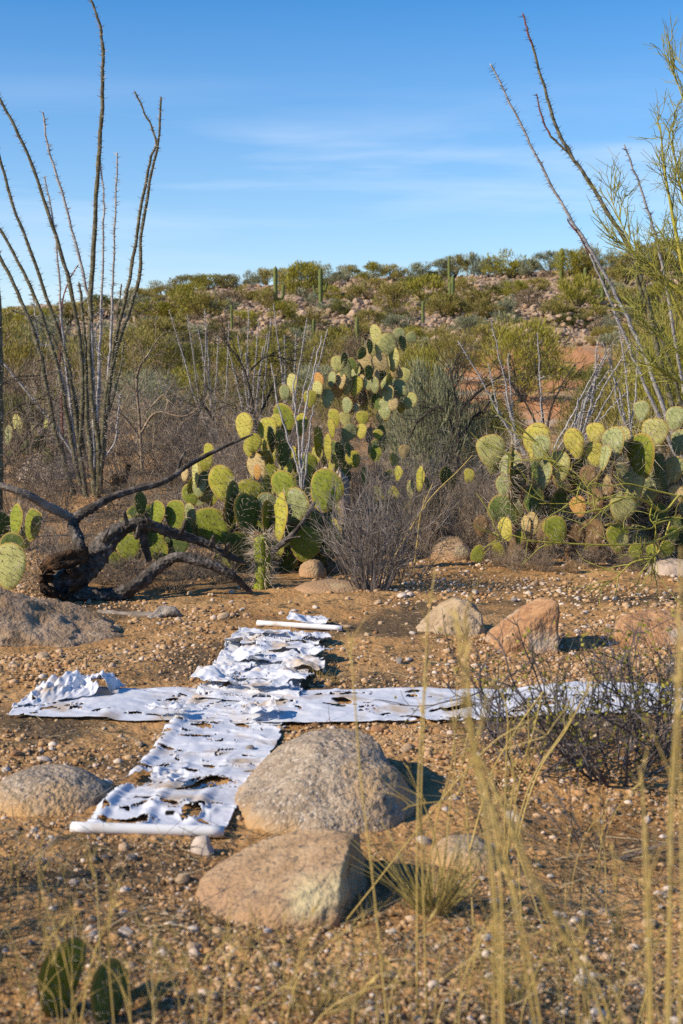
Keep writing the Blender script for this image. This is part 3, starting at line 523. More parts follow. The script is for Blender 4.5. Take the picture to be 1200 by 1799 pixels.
pear('yellow green prickly pear standing just behind the front one', 460, 900, 11.6, [
    (451, 822, 35, 48, -22, 'L', 't', 0), (461, 806, 28, 26, 10, 'L', 'b', .1), (429, 749, 33, 43, -15, 'L', 'b', .1), (446, 779, 27, 30, 15, 'L', 'y'), (437, 786, 18, 30, -25, 'L', 'y'), (463, 783, 13, 21, 0, 'L', 'y'),
    (470, 759, 33, 48, -12, 'L', 'y', .1), (477, 773, 11, 40, 0, 'R', 'd', -.1), (491, 776, 17, 38, 5, 'R', 'd', -.1), (498, 797, 23, 42, 0, 'R', 'd', -.15), (477, 797, 22, 33, -5, 'L', 'y', .1), (504, 825, 20, 31, 10, 'L', 'y'), (517, 806, 15, 42, 0, 'L', 'y', .1), (543, 826, 12, 17, 5, 'L', 'y'),
    (500, 737, 33, 50, -8, 'L', 'g', .2), (529, 746, 25, 34, 6, 'L', 'y', .3), (484, 745, 22, 30, 12, 'L', 'y', .2)], 2, fill=[(430, 545, 800, 880, 12, 42, 'gdy', .3), (450, 540, 850, 930, 8, 46, 'dd', .2)], grow_=1.12)
pear('small mottled prickly pear left of the dead cholla branch tip', 360, 890, 11.5, [
    (366, 794, 23, 29, 0, 'L', 'y'), (361, 813, 27, 27, 0, 'L', 'y', .1), (343, 834, 18, 38, 0, 'L', 'p'), (324, 832, 16, 24, 0, 'L', 't'), (350, 855, 26, 34, 10, 'L', 's'), (335, 870, 30, 36, -10, 'R', 'g'), (362, 845, 22, 32, 0, 'R', 'd'), (349, 820, 20, 26, 0, 'L', 'b', .2)], 3, fill=[(325, 375, 850, 905, 7, 38, 'dgs', .1)], grow_=1.1)
pear('middle prickly pear right of the pale thorny ocotillo stems', 590, 860, 12.6, [
    (560, 776, 20, 54, 0, 'R', 'g'), (582, 753, 13, 36, 0, 'L', 'y'), (576, 787, 14, 46, 0, 'L', 'y'), (587, 735, 21, 36, 0, 'L', 'y', .1), (582, 821, 14, 30, 0, 'L', 'y'), (613, 760, 26, 33, 25, 'L', 's'), (635, 758, 23, 26, 0, 'L', 'b'), (637, 734, 26, 26, 0, 'L', 'y'), (664, 763, 19, 17, 0, 'L', 'y'),
    (610, 713, 18, 29, 0, 'L', 's', .2), (625, 716, 16, 16, 0, 'L', 't', .2), (711, 793, 22, 25, 0, 'L', 't'), (660, 797, 22, 30, 0, 'L', 'g'), (629, 807, 11, 13, 0, 'L', 'b'), (612, 790, 12, 26, 0, 'R', 'd'), (597, 795, 16, 36, 0, 'R', 'd')], 4, fill=[(555, 640, 780, 850, 13, 34, 'gdys', .35), (640, 700, 790, 840, 3, 30, 'gyt', .3)])
pear('tall tree like prickly pear rising above the others in the centre', 655, 860, 14.0, [
    (661, 590, 15, 30, -5, 'L', 'p'), (677, 608, 29, 35, 32, 'L', 'p'), (691, 631, 19, 34, 12, 'L', 'p'), (700, 589, 21, 20, 40, 'L', 's'), (707, 603, 13, 22, 10, 'R', 'd'), (722, 593, 19, 16, 60, 'L', 's'), (655, 613, 22, 26, 15, 'L', 'p', .15), (650, 609, 9, 20, 25, 'R', 'd', -.1),
    (641, 633, 23, 24, 0, 'L', 't'), (667, 636, 30, 24, 70, 'L', 't'), (635, 621, 13, 18, 40, 'R', 'd', -.1), (593, 640, 22, 22, 0, 'L', 'p'), (605, 633, 10, 20, 0, 'R', 'd', -.1), (618, 639, 15, 18, -50, 'R', 'd'), (606, 652, 38, 16, 80, 'L', 's'), (657, 653, 34, 17, 80, 'L', 't'), (690, 612, 16, 18, 15, 'L', 't', .2),
    (609, 675, 19, 29, 0, 'L', 'p'), (625, 678, 21, 29, 10, 'L', 'y'), (634, 673, 15, 26, 0, 'L', 't', .1), (593, 686, 19, 21, 0, 'L', 'o'), (583, 667, 13, 21, 0, 'L', 's'), (560, 670, 13, 23, 0, 'L', 'o'), (558, 684, 15, 22, 0, 'L', 'p'), (513, 673, 15, 27, 10, 'L', 'p'), (500, 690, 18, 20, 0, 'L', 's'), (647, 672, 15, 21, 0, 'L', 's'), (658, 677, 13, 22, 8, 'L', 's', -.1),
    (681, 672, 22, 23, 60, 'L', 's'), (703, 682, 22, 25, -30, 'L', 's'), (720, 705, 22, 23, 35, 'L', 'p'), (681, 695, 17, 31, 12, 'L', 's'), (676, 719, 19, 29, -8, 'L', 's'), (704, 716, 16, 16, 0, 'L', 'b'), (691, 710, 15, 19, 0, 'L', 't'), (648, 655, 14, 20, 0, 'R', 'd'), (697, 655, 22, 16, 50, 'L', 't'), (632, 650, 16, 20, -20, 'R', 'd', .2), (660, 700, 16, 26, 5, 'R', 'd', .1), (575, 700, 22, 26, 0, 'L', 's'), (545, 700, 20, 24, 0, 'L', 'y'), (637, 698, 14, 24, -5, 'R', 'n', .1), (655, 690, 15, 20, 0, 'L', 't', .2)], 5,
    grow_=1.28, fill=[(590, 720, 650, 735, 12, 30, 'sptdy', .1), (600, 700, 690, 740, 6, 30, 'spntd', .3), (600, 690, 640, 690, 6, 27, 'tsdn', .3), (640, 670, 730, 790, 3, 34, 'nd', .2)])
pear('prickly pear half hidden in the brown brush behind the grey bush', 690, 930, 12.0, [
    (672, 893, 36, 42, 0, 'L', 'y'), (650, 915, 30, 36, -10, 'L', 'y'), (700, 832, 14, 26, 0, 'L', 'y'), (738, 842, 17, 44, 0, 'L', 'y'), (750, 855, 13, 34, 0, 'R', 'd', -.1), (690, 870, 24, 34, 10, 'L', 'y', .1), (722, 860, 14, 34, 5, 'L', 'p'), (712, 895, 22, 36, 0, 'L', 'g'), (736, 880, 18, 40, 3, 'R', 'd'), (792, 845, 26, 34, 0, 'R', 'd', .4), (768, 895, 30, 40, 0, 'R', 'd', .1), (782, 835, 22, 30, 12, 'R', 'd', .3), (824, 836, 24, 26, 0, 'L', 'y', .4), (660, 870, 24, 30, 20, 'L', 'g')], 6, fill=[(650, 760, 880, 950, 6, 40, 'gdns', .3)])
pear('right prickly pear with a single large pale round pad at its left end', 890, 985, 11.3, [
    (862, 792, 55, 58, -5, 'L', 'p'), (897, 822, 10, 84, 2, 'R', 'd', -.1), (943, 777, 61, 64, 5, 'L', 'b', .1), (950, 785, 33, 46, 12, 'L', 's', -.12), (983, 818, 38, 52, -12, 'L', 'p', -.1), (956, 833, 22, 58, 4, 'L', 's'), (885, 853, 36, 38, 5, 'L', 's', .05), (937, 880, 44, 56, 0, 'R', 'd', .2), (980, 888, 38, 58, 0, 'R', 'd', .2), (908, 850, 40, 74, -5, 'R', 'd', .35),
    (888, 930, 24, 43, -35, 'L', 'b', -.2), (934, 922, 25, 42, 0, 'L', 't', -.1), (976, 932, 43, 52, -22, 'L', 'g', -.25), (925, 925, 18, 36, -15, 'L', 't', -.1), (912, 945, 16, 26, 10, 'L', 'g', -.2), (918, 868, 14, 34, 0, 'R', 'n', -.1), (865, 818, 26, 30, 0, 'L', 's', .1), (966, 950, 30, 34, 0, 'L', 'n', .1), (845, 925, 30, 38, 0, 'R', 'n', .2), (868, 948, 26, 28, 20, 'L', 'n', .1)], 7, True,
    fill=[(870, 1005, 820, 945, 22, 62, 'ddsn', .5), (900, 990, 920, 975, 9, 40, 'ndn', .1)])
pear('right prickly pear with yellow pads and dying orange and brown pads', 1060, 990, 11.2, [
    (1010, 780, 42, 53, -15, 'L', 'b'), (1045, 761, 38, 38, 5, 'L', 'b', .15), (1044, 798, 36, 46, -12, 'L', 'b', -.05), (1062, 804, 15, 46, -15, 'L', 's', -.12), (1077, 779, 36, 60, -10, 'L', 's', -.02), (1092, 774, 24, 52, -15, 'L', 'p', .15),
    (1093, 893, 54, 46, 10, 'L', 'p', -.2), (1033, 836, 36, 36, 0, 'L', 'n', -.1), (1075, 848, 42, 42, 60, 'L', 't', -.1), (1057, 862, 36, 60, 8, 'L', 'n', -.05), (1016, 890, 31, 38, -28, 'L', 'o', -.25), (1085, 945, 44, 52, -3, 'L', 'g', 0), (1093, 952, 26, 26, 20, 'L', 'p', -.12), (1116, 971, 29, 34, 8, 'L', 'g', -.2), (1144, 972, 17, 34, 12, 'L', 'g', -.15), (1005, 998, 28, 30, -30, 'L', 'n', -.3), (1080, 875, 20, 34, 20, 'L', 's', -.1), (1045, 880, 26, 50, 10, 'L', 'n', -.1), (1078, 829, 14, 46, 70, 'R', 'n', -.15), (1040, 940, 40, 60, 0, 'L', 'n', .1), (1010, 940, 36, 44, 0, 'R', 'n', .15)], 8, True,
    fill=[(990, 1115, 800, 940, 20, 60, 'dsdn', .45), (1000, 1140, 930, 985, 12, 38, 'ndn', .15)])
pear('right prickly pear with a dark olive pad before a large pale pad', 1150, 990, 11.4, [
    (1126, 801, 43, 80, -14, 'L', 'g', -.15), (1148, 764, 54, 62, 14, 'L', 'p', .1), (1112, 854, 34, 64, -12, 'L', 'p', -.1), (1142, 861, 34, 46, 4, 'L', 's'), (1185, 824, 31, 46, 5, 'L', 's'), (1160, 830, 38, 72, 0, 'R', 'd', .2), (1127, 722, 28, 38, 0, 'L', 's', .4), (1186, 735, 34, 44, 8, 'L', 's', .3), (1194, 777, 28, 46, 0, 'L', 's', .2), (1171, 965, 32, 32, 25, 'L', 'g', -.35), (1182, 940, 26, 32, 10, 'L', 'g', -.2), (1210, 880, 40, 56, 0, 'L', 's'), (1155, 905, 36, 44, 0, 'R', 'd', .1), (1188, 870, 26, 38, 0, 'L', 't', -.1), (1230, 800, 50, 60, 10, 'L', 'p'), (1215, 930, 40, 44, 0, 'L', 'g')], 9, True,
    fill=[(1105, 1230, 820, 965, 22, 60, 'dsdn', .4)])
pear('fallen yellow green pads lying flat below the right prickly pear', 857, 978, 11.3, [(840, 974, 40, 24, -70, 'L', 'g', 0), (875, 969, 36, 22, 65, 'L', 'y', 0)], 10)
pear('pale round cactus pad at the left edge behind the long rock', 15, 1035, 9.2, [(16, 996, 70, 80, 0, 'L', 'p', 0), (22, 962, 52, 50, 0, 'R', 'd', .25), (-35, 1010, 60, 70, -10, 'L', 'p', .1)], 11)
pear('striped dark green pads above the pale pad at the left edge', 35, 950, 11.3, [(28, 915, 36, 58, -5, 'L', 'g'), (58, 922, 38, 60, 18, 'L', 'g', .1), (5, 925, 30, 50, -10, 'R', 'd', .1), (40, 945, 40, 44, 0, 'R', 'd', .2)], 12)
pear('shaded green prickly pear behind the arching dead cholla trunk', 270, 985, 10.5, [(276, 902, 44, 46, 10, 'L', 'g'), (308, 905, 40, 56, -12, 'L', 'g', .1), (225, 962, 52, 44, -10, 'L', 'g', -.05), (270, 955, 46, 50, 12, 'L', 'g', .1), (247, 885, 20, 40, 10, 'R', 'd', .1), (315, 955, 40, 50, 0, 'R', 'd', .1), (205, 985, 38, 30, 20, 'L', 'g', 0), (335, 905, 24, 40, 0, 'L', 's', .2), (290, 980, 40, 44, 0, 'R', 'd', .2)], 13, fill=[(200, 345, 900, 990, 16, 46, 'ddg', .2)])
pear('far pale prickly pear in brown brush behind the left ocotillo', 42, 800, 17, [(31, 748, 26, 40, -5, 'L', 'p'), (56, 758, 20, 32, 0, 'L', 's', .1), (82, 742, 16, 24, 0, 'L', 'p'), (14, 765, 22, 34, 0, 'L', 's'), (46, 785, 24, 30, 0, 'L', 's'), (70, 780, 22, 30, 0, 'R', 'd')], 14, fill=[(10, 85, 775, 810, 5, 30, 'sd', .2)])
pear('blurred dark pad with a yellow edge in the lower left corner', 108, 1799, 3.36, [(108, 1720, 78, 160, 3, 'R', 'g', 0)], 15)
pear('smaller blurred dark pad beside the larger one in the lower left corner', 190, 1799, 3.3, [(192, 1750, 58, 128, 6, 'R', 'd', 0)], 16)

# ================================================================== OCOTILLOS
def wand(root, pts, Y, r0, r1, m, mth, rng_, extend=True, name='stem', dens=.028, tl=.034, dY=0., thorn_r=.0022, wobble=.006, sides=7):
    W = np.array([P(px, py, Y + dY * i / max(1, len(pts) - 1)) for i, (px, py) in enumerate(pts)])
    c = catmull(W, 7); n = len(c); c = c + wobble * np.stack([vn(np.arange(n) * .6 + rng_.uniform(0, 99), np.zeros(n), s=k) for k in (1, 2, 3)], 1)
    mb = MB(); R = np.linspace(r0, r1, n) * .8; k = sides
    mod = 1 + .18 * fbm(np.repeat(np.arange(n)[:, None], k, 1) * .9, np.arange(k)[None] * 1.3 + np.zeros((n, 1)), o=2, s=int(rng_.integers(999)))
    tubes(mb, c[None], R[None], k=k, mod=mod[None]); mb.add(np.vstack([mb.v[0][-k:], c[-1] + nrm(c[-1] - c[-2]) * r1 * 2]), [[i, (i + 1) % k, k] for i in range(k)])
    o = part(name, mb, m, root)
    seg = np.linalg.norm(np.diff(c, axis=0), axis=1); s = np.concatenate([[0], np.cumsum(seg)]); cnt = int(s[-1] / dens)
    if cnt > 3:
        q = np.sort(rng_.uniform(s[-1] * .08, s[-1], cnt)); Q = np.stack([np.interp(q, s, c[:, i]) for i in range(3)], 1); T = np.stack([np.interp(q, s, np.gradient(c[:, i])) for i in range(3)], 1); T = nrm(T)
        D = nrm(np.cross(T, rng_.normal(0, 1, (cnt, 3))) ); D = nrm(D + T * .25); rr = np.interp(q, s, R)
        tb = MB(); spikes(tb, Q + D * rr[:, None] * .8, D, rng_.uniform(.6, 1.2, cnt) * tl, thorn_r, rng_)
        t = tag(obj('thorns', tb.mesh('thorns', mth, root.location, False), o), kind='stuff')
    return o
def ocotillo(label, gx, Y, wands, seed, r0=.026, r1=.011, m=None, mth=None, dens=.028, tl=.036, group='ocotillos', thorn_r=.0026, sides=7, wobble=.008):
    r = np.random.default_rng(seed); x = P(gx, 640, Y)[0]; root = empty('ocotillo', (x, Y, h1(x, Y))); tag(root, label, 'ocotillo', group)
    for wd in wands:
        pts = wd[0]; opt = wd[1] if len(wd) > 1 else {}
        a = dict(r0=r0, r1=r1, m=m or m_oco, mth=mth or m_thorn, dens=dens, tl=tl, thorn_r=thorn_r, sides=sides, wobble=wobble); a.update(opt)
        wand(root, pts, Y, rng_=r, **a)
    return root
TH_ = dict(r0=.04, r1=.020)
ocotillo('tall many stemmed grey ocotillo reaching the top of the picture on the left', 150, 16.0, [
    ([(172, 875), (174, 800), (164, 720), (159, 640), (159, 540), (165, 420), (173, 290), (179, 190), (181, 100), (177, 50), (168, 22), (157, -6)], dict(r0=.048, r1=.014)),
    ([(130, 872), (112, 805), (98, 765), (84, 690), (66, 605), (45, 548), (20, 490), (-30, 395)], dict(r0=.042, r1=.022)),
    ([(152, 872), (140, 790), (146, 700), (141, 600), (125, 510), (108, 445), (80, 360), (45, 262), (0, 175), (-40, 110)], dict(r0=.040, r1=.016)),
    ([(150, 868), (138, 780), (128, 690), (112, 610), (78, 510), (48, 425), (18, 345), (0, 275), (-15, 215)], dict(r0=.034, r1=.016)),
    ([(140, 850), (120, 740), (100, 640), (70, 545), (38, 470), (0, 404), (-40, 345)], dict(r0=.034, r1=.018)),
    ([(165, 820), (164, 700), (160, 560), (150, 500), (132, 425), (109, 338), (87, 268), (75, 197)], dict(r0=.028, r1=.012, m=m_ocop)),
    ([(132, 790), (118, 660), (108, 560), (103, 470), (94, 390), (79, 310)], dict(r0=.022, r1=.010, m=m_ocop)),
    ([(178, 830), (184, 740), (192, 640), (196, 560), (199, 470), (203, 370), (206, 270)], dict(r0=.026, r1=.010, m=m_ocop)),
    ([(170, 760), (174, 640), (178, 540), (181, 430), (182, 340), (176, 285)], dict(r0=.022, r1=.010, m=m_ocop)),
    ([(176, 866), (180, 780), (186, 700), (206, 610), (230, 540), (246, 480), (249, 410), (264, 320), (279, 245), (282, 172)], dict(r0=.040, r1=.014)),
    ([(182, 800), (190, 700), (202, 600), (222, 520), (236, 440), (252, 340), (266, 275), (275, 248), (255, 200), (236, 161)], dict(r0=.034, r1=.010)),
    ([(168, 868), (160, 800), (152, 720), (150, 630), (146, 560), (140, 500)], dict(r0=.046, r1=.018)),
    ([(170, 800), (192, 720), (212, 650), (218, 600)], dict(r0=.024, r1=.012)),
    ([(104, 780), (112, 770), (122, 752)], dict(r0=.024, r1=.012)), ([(110, 790), (108, 700), (106, 620), (112, 520), (137, 466)], dict(r0=.018, r1=.008, m=m_ocor)),
    ([(150, 800), (132, 700), (96, 600), (60, 560), (20, 545)], dict(r0=.022, r1=.010)), ([(160, 830), (200, 780), (206, 740), (212, 690)], dict(r0=.018, r1=.008, m=m_ocop)),
    ([(165, 780), (176, 660), (168, 590), (182, 545), (160, 560)], dict(r0=.018, r1=.008, m=m_ocop)), ([(130, 800), (90, 740), (40, 680), (0, 630)], dict(r0=.022, r1=.010, m=m_ocop)),
    ([(175, 820), (196, 660), (206, 560), (214, 500)], dict(r0=.020, r1=.010)), ([(120, 700), (92, 610), (70, 600), (55, 500)], dict(r0=.016, r1=.008, m=m_ocop))], 5, dens=.013, tl=.055, thorn_r=.0042)
ocotillo('dark thorny stalk cut by the left edge of the picture', -2, 13.0, [([(-4, 930), (-3, 800), (-2, 680), (-3, 560), (-14, 440)], dict(r0=.06, r1=.045))], 6, dens=.012, tl=.05, thorn_r=.003)
ocotillo('leaning ocotillo with red tipped stems crossing the sky on the right', 1200, 14.0, [
    ([(1225, 880), (1195, 760), (1160, 640), (1135, 520), (1108, 440), (1075, 385), (1030, 312), (985, 240), (958, 160), (935, 80)], dict(r0=.042, r1=.014)),
    ([(935, 80), (926, 50), (919, 24)], dict(r0=.014, r1=.009, m=m_ocor, extend=False)), ([(1036, 318), (1000, 272), (968, 240)], dict(r0=.017, r1=.013)), ([(968, 240), (955, 212), (943, 165)], dict(r0=.013, r1=.008, m=m_ocor)),
    ([(1215, 850), (1170, 730), (1140, 645), (1108, 570), (1072, 500), (1038, 440), (1000, 380), (965, 318), (930, 250), (900, 188), (863, 114)], dict(r0=.030, r1=.010, m=m_ocop)),
    ([(1205, 840), (1150, 715), (1112, 625), (1085, 560), (1060, 500), (1037, 450)], dict(r0=.026, r1=.013, m=m_ocop)), ([(1037, 450), (1018, 415), (996, 384)], dict(r0=.012, r1=.008, m=m_ocor)),
    ([(1220, 800), (1180, 560), (1160, 450), (1138, 368), (1114, 300), (1096, 254)], dict(r0=.022, r1=.009, m=m_ocop)), ([(1230, 850), (1180, 650), (1130, 520), (1105, 445)], dict(r0=.030, r1=.018))], 7, dens=.015, tl=.055, thorn_r=.0036, mth=m_thornd)
def fan(base, tips, r, r0=.013, r1=.006, bend=.09):
    o = []
    for tx, ty in tips:
        mx_, my = (base[0] + tx) / 2 + r.normal(0, 1) * bend * 120, (base[1] + ty) / 2; o.append(([(base[0] + r.normal(0, 6), base[1]), (mx_ * .6 + (base[0] * .7 + tx * .3) * .4, my * .6 + (base[1] * .7 + ty * .3) * .4), (mx_ * .5 + (base[0] * .3 + tx * .7) * .5, my * .4 + (base[1] * .3 + ty * .7) * .6), (tx, ty)], dict(r0=r0, r1=r1)))
    return o
rr_ = np.random.default_rng(21)
OP = dict(m=m_ocop, mth=m_thorn, dens=.02, tl=.05, thorn_r=.0036, sides=5, group='pale leafless ocotillos in the brush')
ocotillo('pale bare ocotillo fanning out in front of the bare orange slope', 915, 13.5, fan((915, 800), [(805, 600), (858, 640), (862, 560), (893, 622), (886, 690)], rr_) + fan((950, 810), [(944, 585)], rr_), 31, **OP)
ocotillo('tangle of crossing pale stems above the right prickly pears', 1010, 12.8, fan((1005, 800), [(1078, 598), (1052, 622), (1050, 600), (1066, 625), (1092, 660), (1110, 600), (1030, 690), (1015, 700), (1100, 690)], rr_, .015) + fan((1110, 780), [(1058, 600), (1072, 615), (1085, 560), (1120, 590)], rr_, .014) + fan((975, 790), [(1050, 640), (1070, 650)], rr_, .013), 32, **OP)
ocotillo('pale bare ocotillo with stems leaning left under the hill crest', 372, 21, fan((375, 800), [(297, 545), (330, 553), (362, 570), (360, 545), (384, 590), (402, 565), (348, 580)], rr_, .017, .008), 33, **OP)
ocotillo('pale bare upright ocotillo in the brush below the forked saguaro', 440, 20, fan((445, 800), [(436, 540), (418, 590), (455, 560), (470, 585), (476, 560), (432, 620), (398, 600), (462, 610)], rr_, .017, .008), 34, **OP)
ocotillo('pale bare ocotillo with thin stems left of the tall tree like prickly pear', 505, 19, fan((505, 800), [(480, 535), (500, 590), (520, 585), (540, 560), (553, 610), (575, 580), (558, 640), (490, 610)], rr_, .017, .008), 35, **OP)
ocotillo('thin pale thorny ocotillo growing out of the front prickly pears', 530, 11.3, [([(531, 858), (522, 815), (508, 775), (496, 735), (485, 690), (478, 640)],), ([(531, 858), (526, 800), (521, 745), (516, 690), (518, 660)],), ([(532, 858), (530, 800), (534, 745), (542, 690), (556, 630), (566, 590)],), ([(534, 856), (540, 800), (545, 750), (551, 712)],), ([(530, 858), (532, 820), (540, 780)],)], 36, r0=.012, r1=.006, m=m_ocop, mth=m_thorn, dens=.022, tl=.03, thorn_r=.0018, group='pale leafless ocotillos in the brush')

# ================================================================== SHRUBS AND BRUSH
def woody_shrub(seed, n0, h, spread, r0, lv=((4, .55, .6), (4, .5, .7)), wob=.22, up=.06, root_r=.05, n=6, k=3, tilt=(0, 0)):
    r = np.random.default_rng(seed); a = r.uniform(0, 6.283, n0); q = np.sqrt(r.uniform(.02, 1, n0)); D = np.stack([np.cos(a) * q * spread + tilt[0], np.sin(a) * q * spread + tilt[1], np.ones(n0)], 1)
    S = np.stack([np.cos(a) * q * root_r, np.sin(a) * q * root_r, np.full(n0, -.03)], 1)
    Pt = grow(r, S, D, h * r.uniform(.6, 1.05, n0) * np.sqrt(1 + (q * spread) ** 2) * .85, n, wob * .6, up); R0 = r0 * r.uniform(.7, 1.2, n0); mb = MB(); tubes(mb, Pt, taper(R0, n), k); tips = [Pt]
    L0 = h * np.ones(n0)
    for per, lr, ang in lv:
        S, D, i = spawn(r, Pt, per, .2, 1., ang); L0 = L0[i] * lr * r.uniform(.5, 1.1, len(i)); R0 = R0[i] * .55; n = max(3, n - 1); Pt = grow(r, S, D, L0, n, wob, up); tubes(mb, Pt, taper(R0, n, .4), k); tips.append(Pt)
    return mb, tips, r
def add_leaves(mb, tips, r, cnt, ln, wd, m=1, up=.3):
    Q = tips[-1].reshape(-1, 3); i = r.integers(0, len(Q), cnt); D = r.normal(0, 1, (cnt, 3)) + [0, 0, up]; blades(mb, Q[i] + r.normal(0, ln * .3, (cnt, 3)), D, r.uniform(.6, 1.2, cnt) * ln, r.uniform(.7, 1.2, cnt) * wd, r, m)
BR = []
for s in range(5):
    mb, tips, r = woody_shrub(100 + s, 34, .8, 1.0, .0060, ((6, .55, .8), (5, .5, .9)), wob=.35, up=.02, root_r=.12, n=6); BR.append(mb.mesh('dry_brush', [m_twigb], smooth=False))
def brush(label, px, Y, hpx, wpx, k, m=None, z=0., group='tangled dry brush', ang=None, name='dry_shrub'):
    x = P(px, 640, Y)[0]; o = obj(name, BR[k % 5], None, (x, Y, h1(x, Y) + z)); sz = hpx / F * Y / .78; sx = wpx / F * Y / 1.5
    o.scale = (sx, sx, sz); o.rotation_euler = (0, 0, k * 1.7 if ang is None else ang); tag(o, label, 'shrub', group)
    if m: o.material_slots[0].link = 'OBJECT'; o.material_slots[0].material = m
    return o
ITEMS = []
def pend(o, base, px): ITEMS.append((o, base, px)); return o
ORD = ['first', 'second', 'third', 'fourth', 'fifth', 'sixth', 'seventh', 'eighth', 'ninth', 'tenth', 'eleventh', 'twelfth', 'thirteenth', 'fourteenth', 'fifteenth', 'sixteenth', 'seventeenth', 'eighteenth', 'nineteenth', 'twentieth']
def flush():
    d = {}
    for o, b, px in ITEMS: d.setdefault(b, []).append((px, o))
    for b, L in d.items():
        L.sort(key=lambda t: t[0])
        for i, (px, o) in enumerate(L):
            n = len(L); s = '' if n == 1 else (', the left one' if i == 0 else ', the right one') if n == 2 else ', leftmost' if i == 0 else ', rightmost' if i == n - 1 else f', {ORD[min(i, 19)]} from left'
            o['label'] = b + s
    ITEMS.clear()
bl = [(20, 14.5, 230, 200, 'left edge behind the dark stalk'), (70, 17.5, 150, 170, 'behind the left ocotillo base'), (215, 18, 170, 220, 'right of the ocotillo trunk'), (300, 16, 150, 230, 'above the dead cholla branch'), (350, 18.5, 180, 230, 'above the dead cholla branch'), (410, 14.5, 150, 170, 'above the dead cholla branch'), (250, 14, 90, 160, 'above the dead cholla branch'),
      (455, 15.5, 170, 200, 'under the pale ocotillos'), (530, 15.5, 150, 180, 'under the pale ocotillos'), (700, 12.8, 150, 170, 'between the centre and right prickly pears'), (760, 13.2, 160, 190, 'between the centre and right prickly pears'), (815, 12.6, 120, 140, 'between the centre and right prickly pears'), (735, 11.9, 120, 130, 'between the centre and right prickly pears'), (690, 12.2, 150, 120, 'between the centre and right prickly pears'), (660, 14.5, 150, 170, 'between the centre and right prickly pears'),
      (840, 11.9, 130, 130, 'left of the right prickly pear'), (865, 12.3, 140, 120, 'left of the right prickly pear'), (600, 13.6, 110, 130, 'behind the middle prickly pear'), (30, 12.2, 90, 120, 'above the pale pad at left'), (95, 11.2, 110, 130, 'above the dead cholla trunk'), (175, 11.6, 90, 120, 'above the dead cholla trunk'), (240, 11.2, 90, 120, 'above the dead cholla trunk'), (1000, 11.7, 110, 160, 'among the right prickly pears'), (1130, 11.9, 120, 160, 'among the right prickly pears'), (900, 14, 120, 180, 'behind the right prickly pears'), (1010, 14.5, 130, 180, 'behind the right prickly pears'), (345, 11.6, 80, 110, 'above the dead cholla trunk'), (620, 13.1, 130, 130, 'below the tall tree like prickly pear'), (680, 13.2, 150, 120, 'below the tall tree like prickly pear'), (650, 12.9, 110, 110, 'below the tall tree like prickly pear'), (720, 13.4, 120, 120, 'below the tall tree like prickly pear'), (300, 20, 170, 240, 'behind the left ocotillo base'), (420, 19, 170, 220, 'under the pale ocotillos'), (500, 17, 150, 200, 'under the pale ocotillos'), (150, 19.5, 190, 220, 'behind the left ocotillo base'), (850, 15, 120, 170, 'behind the right prickly pears'), (1080, 14, 130, 190, 'behind the right prickly pears'), (700, 11.75, 150, 130, 'right of the round grey bush'), (745, 11.6, 110, 110, 'right of the round grey bush'), (640, 11.9, 140, 110, 'behind the round grey bush'), (105, 15.2, 120, 130, 'behind the left ocotillo base'), (210, 14.8, 90, 140, 'right of the ocotillo trunk'), (60, 14.2, 110, 140, 'left edge behind the dark stalk'), (330, 12.6, 100, 130, 'above the dead cholla branch'), (400, 12.4, 110, 120, 'above the dead cholla branch'), (165, 10.4, 70, 120, 'just above the dead cholla trunk'), (330, 10.6, 70, 130, 'just above the dead cholla trunk'), (70, 9.9, 90, 110, 'around the dead cholla root'), (125, 10.1, 110, 100, 'around the dead cholla root'), (230, 10.15, 80, 130, 'just above the dead cholla trunk'), (300, 10.1, 60, 140, 'just above the dead cholla trunk'), (385, 10.5, 60, 110, 'just above the dead cholla trunk'), (790, 12.0, 110, 130, 'left of the right prickly pear'), (835, 11.7, 90, 110, 'left of the right prickly pear'), (1290, 11.8, 120, 180, 'beyond the right edge'), (1400, 12.4, 140, 220, 'beyond the right edge'), (1500, 12, 130, 200, 'beyond the right edge'), (-110, 12, 120, 180, 'beyond the left edge'), (-220, 12.6, 140, 200, 'beyond the left edge'), (130, 23, 180, 260, 'behind the left ocotillo base'), (560, 19, 120, 230, 'behind the middle prickly pear')]
for i, (px, Y, hp, wp, pl) in enumerate(bl):
    gy = i % 3 == 1
    pend(brush(None, px, Y, hp, wp, i, m_twig if gy else m_twigb), ('grey' if gy else 'brown') + ' tangled dry brush ' + pl, px)
for i, (px, Y) in enumerate([(915, 11.0), (955, 10.95), (880, 11.2), (1040, 11.1), (1120, 11.0)]):       # low dead litter heaps under the right cactus
    pend(brush(None, px, Y, 42, 95, i + 2, m_twigb, name='dead_twig_heap'), 'low heap of dead twigs on the soil under the right prickly pear', px)
mb, tips, r = woody_shrub(201, 60, .78, .62, .0062, ((3, .5, .5), (3, .5, .6)), wob=.16, up=.05, root_r=.10, n=7)
q = G(652, 1036); tag(obj('dry_shrub', mb.mesh('dry_shrub', m_twig, smooth=False), None, q), 'round bare grey bush with many upright stems in the middle of the clearing', 'shrub')
mb, tips, r = woody_shrub(202, 30, .42, 1.0, .004, ((4, .5, .7), (4, .5, .8)), wob=.3, root_r=.12)
q = G(712, 1020); tag(obj('dry_shrub', mb.mesh('dry_shrub', m_twigb, smooth=False), None, q), 'low spreading dry bush just right of the round grey bush', 'shrub')
mb, tips, r = woody_shrub(203, 26, .48, .75, .0042, ((4, .5, .6), (4, .5, .7)), wob=.25, root_r=.12)
q = G(615, 1010); tag(obj('dry_shrub', mb.mesh('dry_shrub', m_twig, smooth=False), None, q), 'low grey bush just left of the round grey bush', 'shrub')
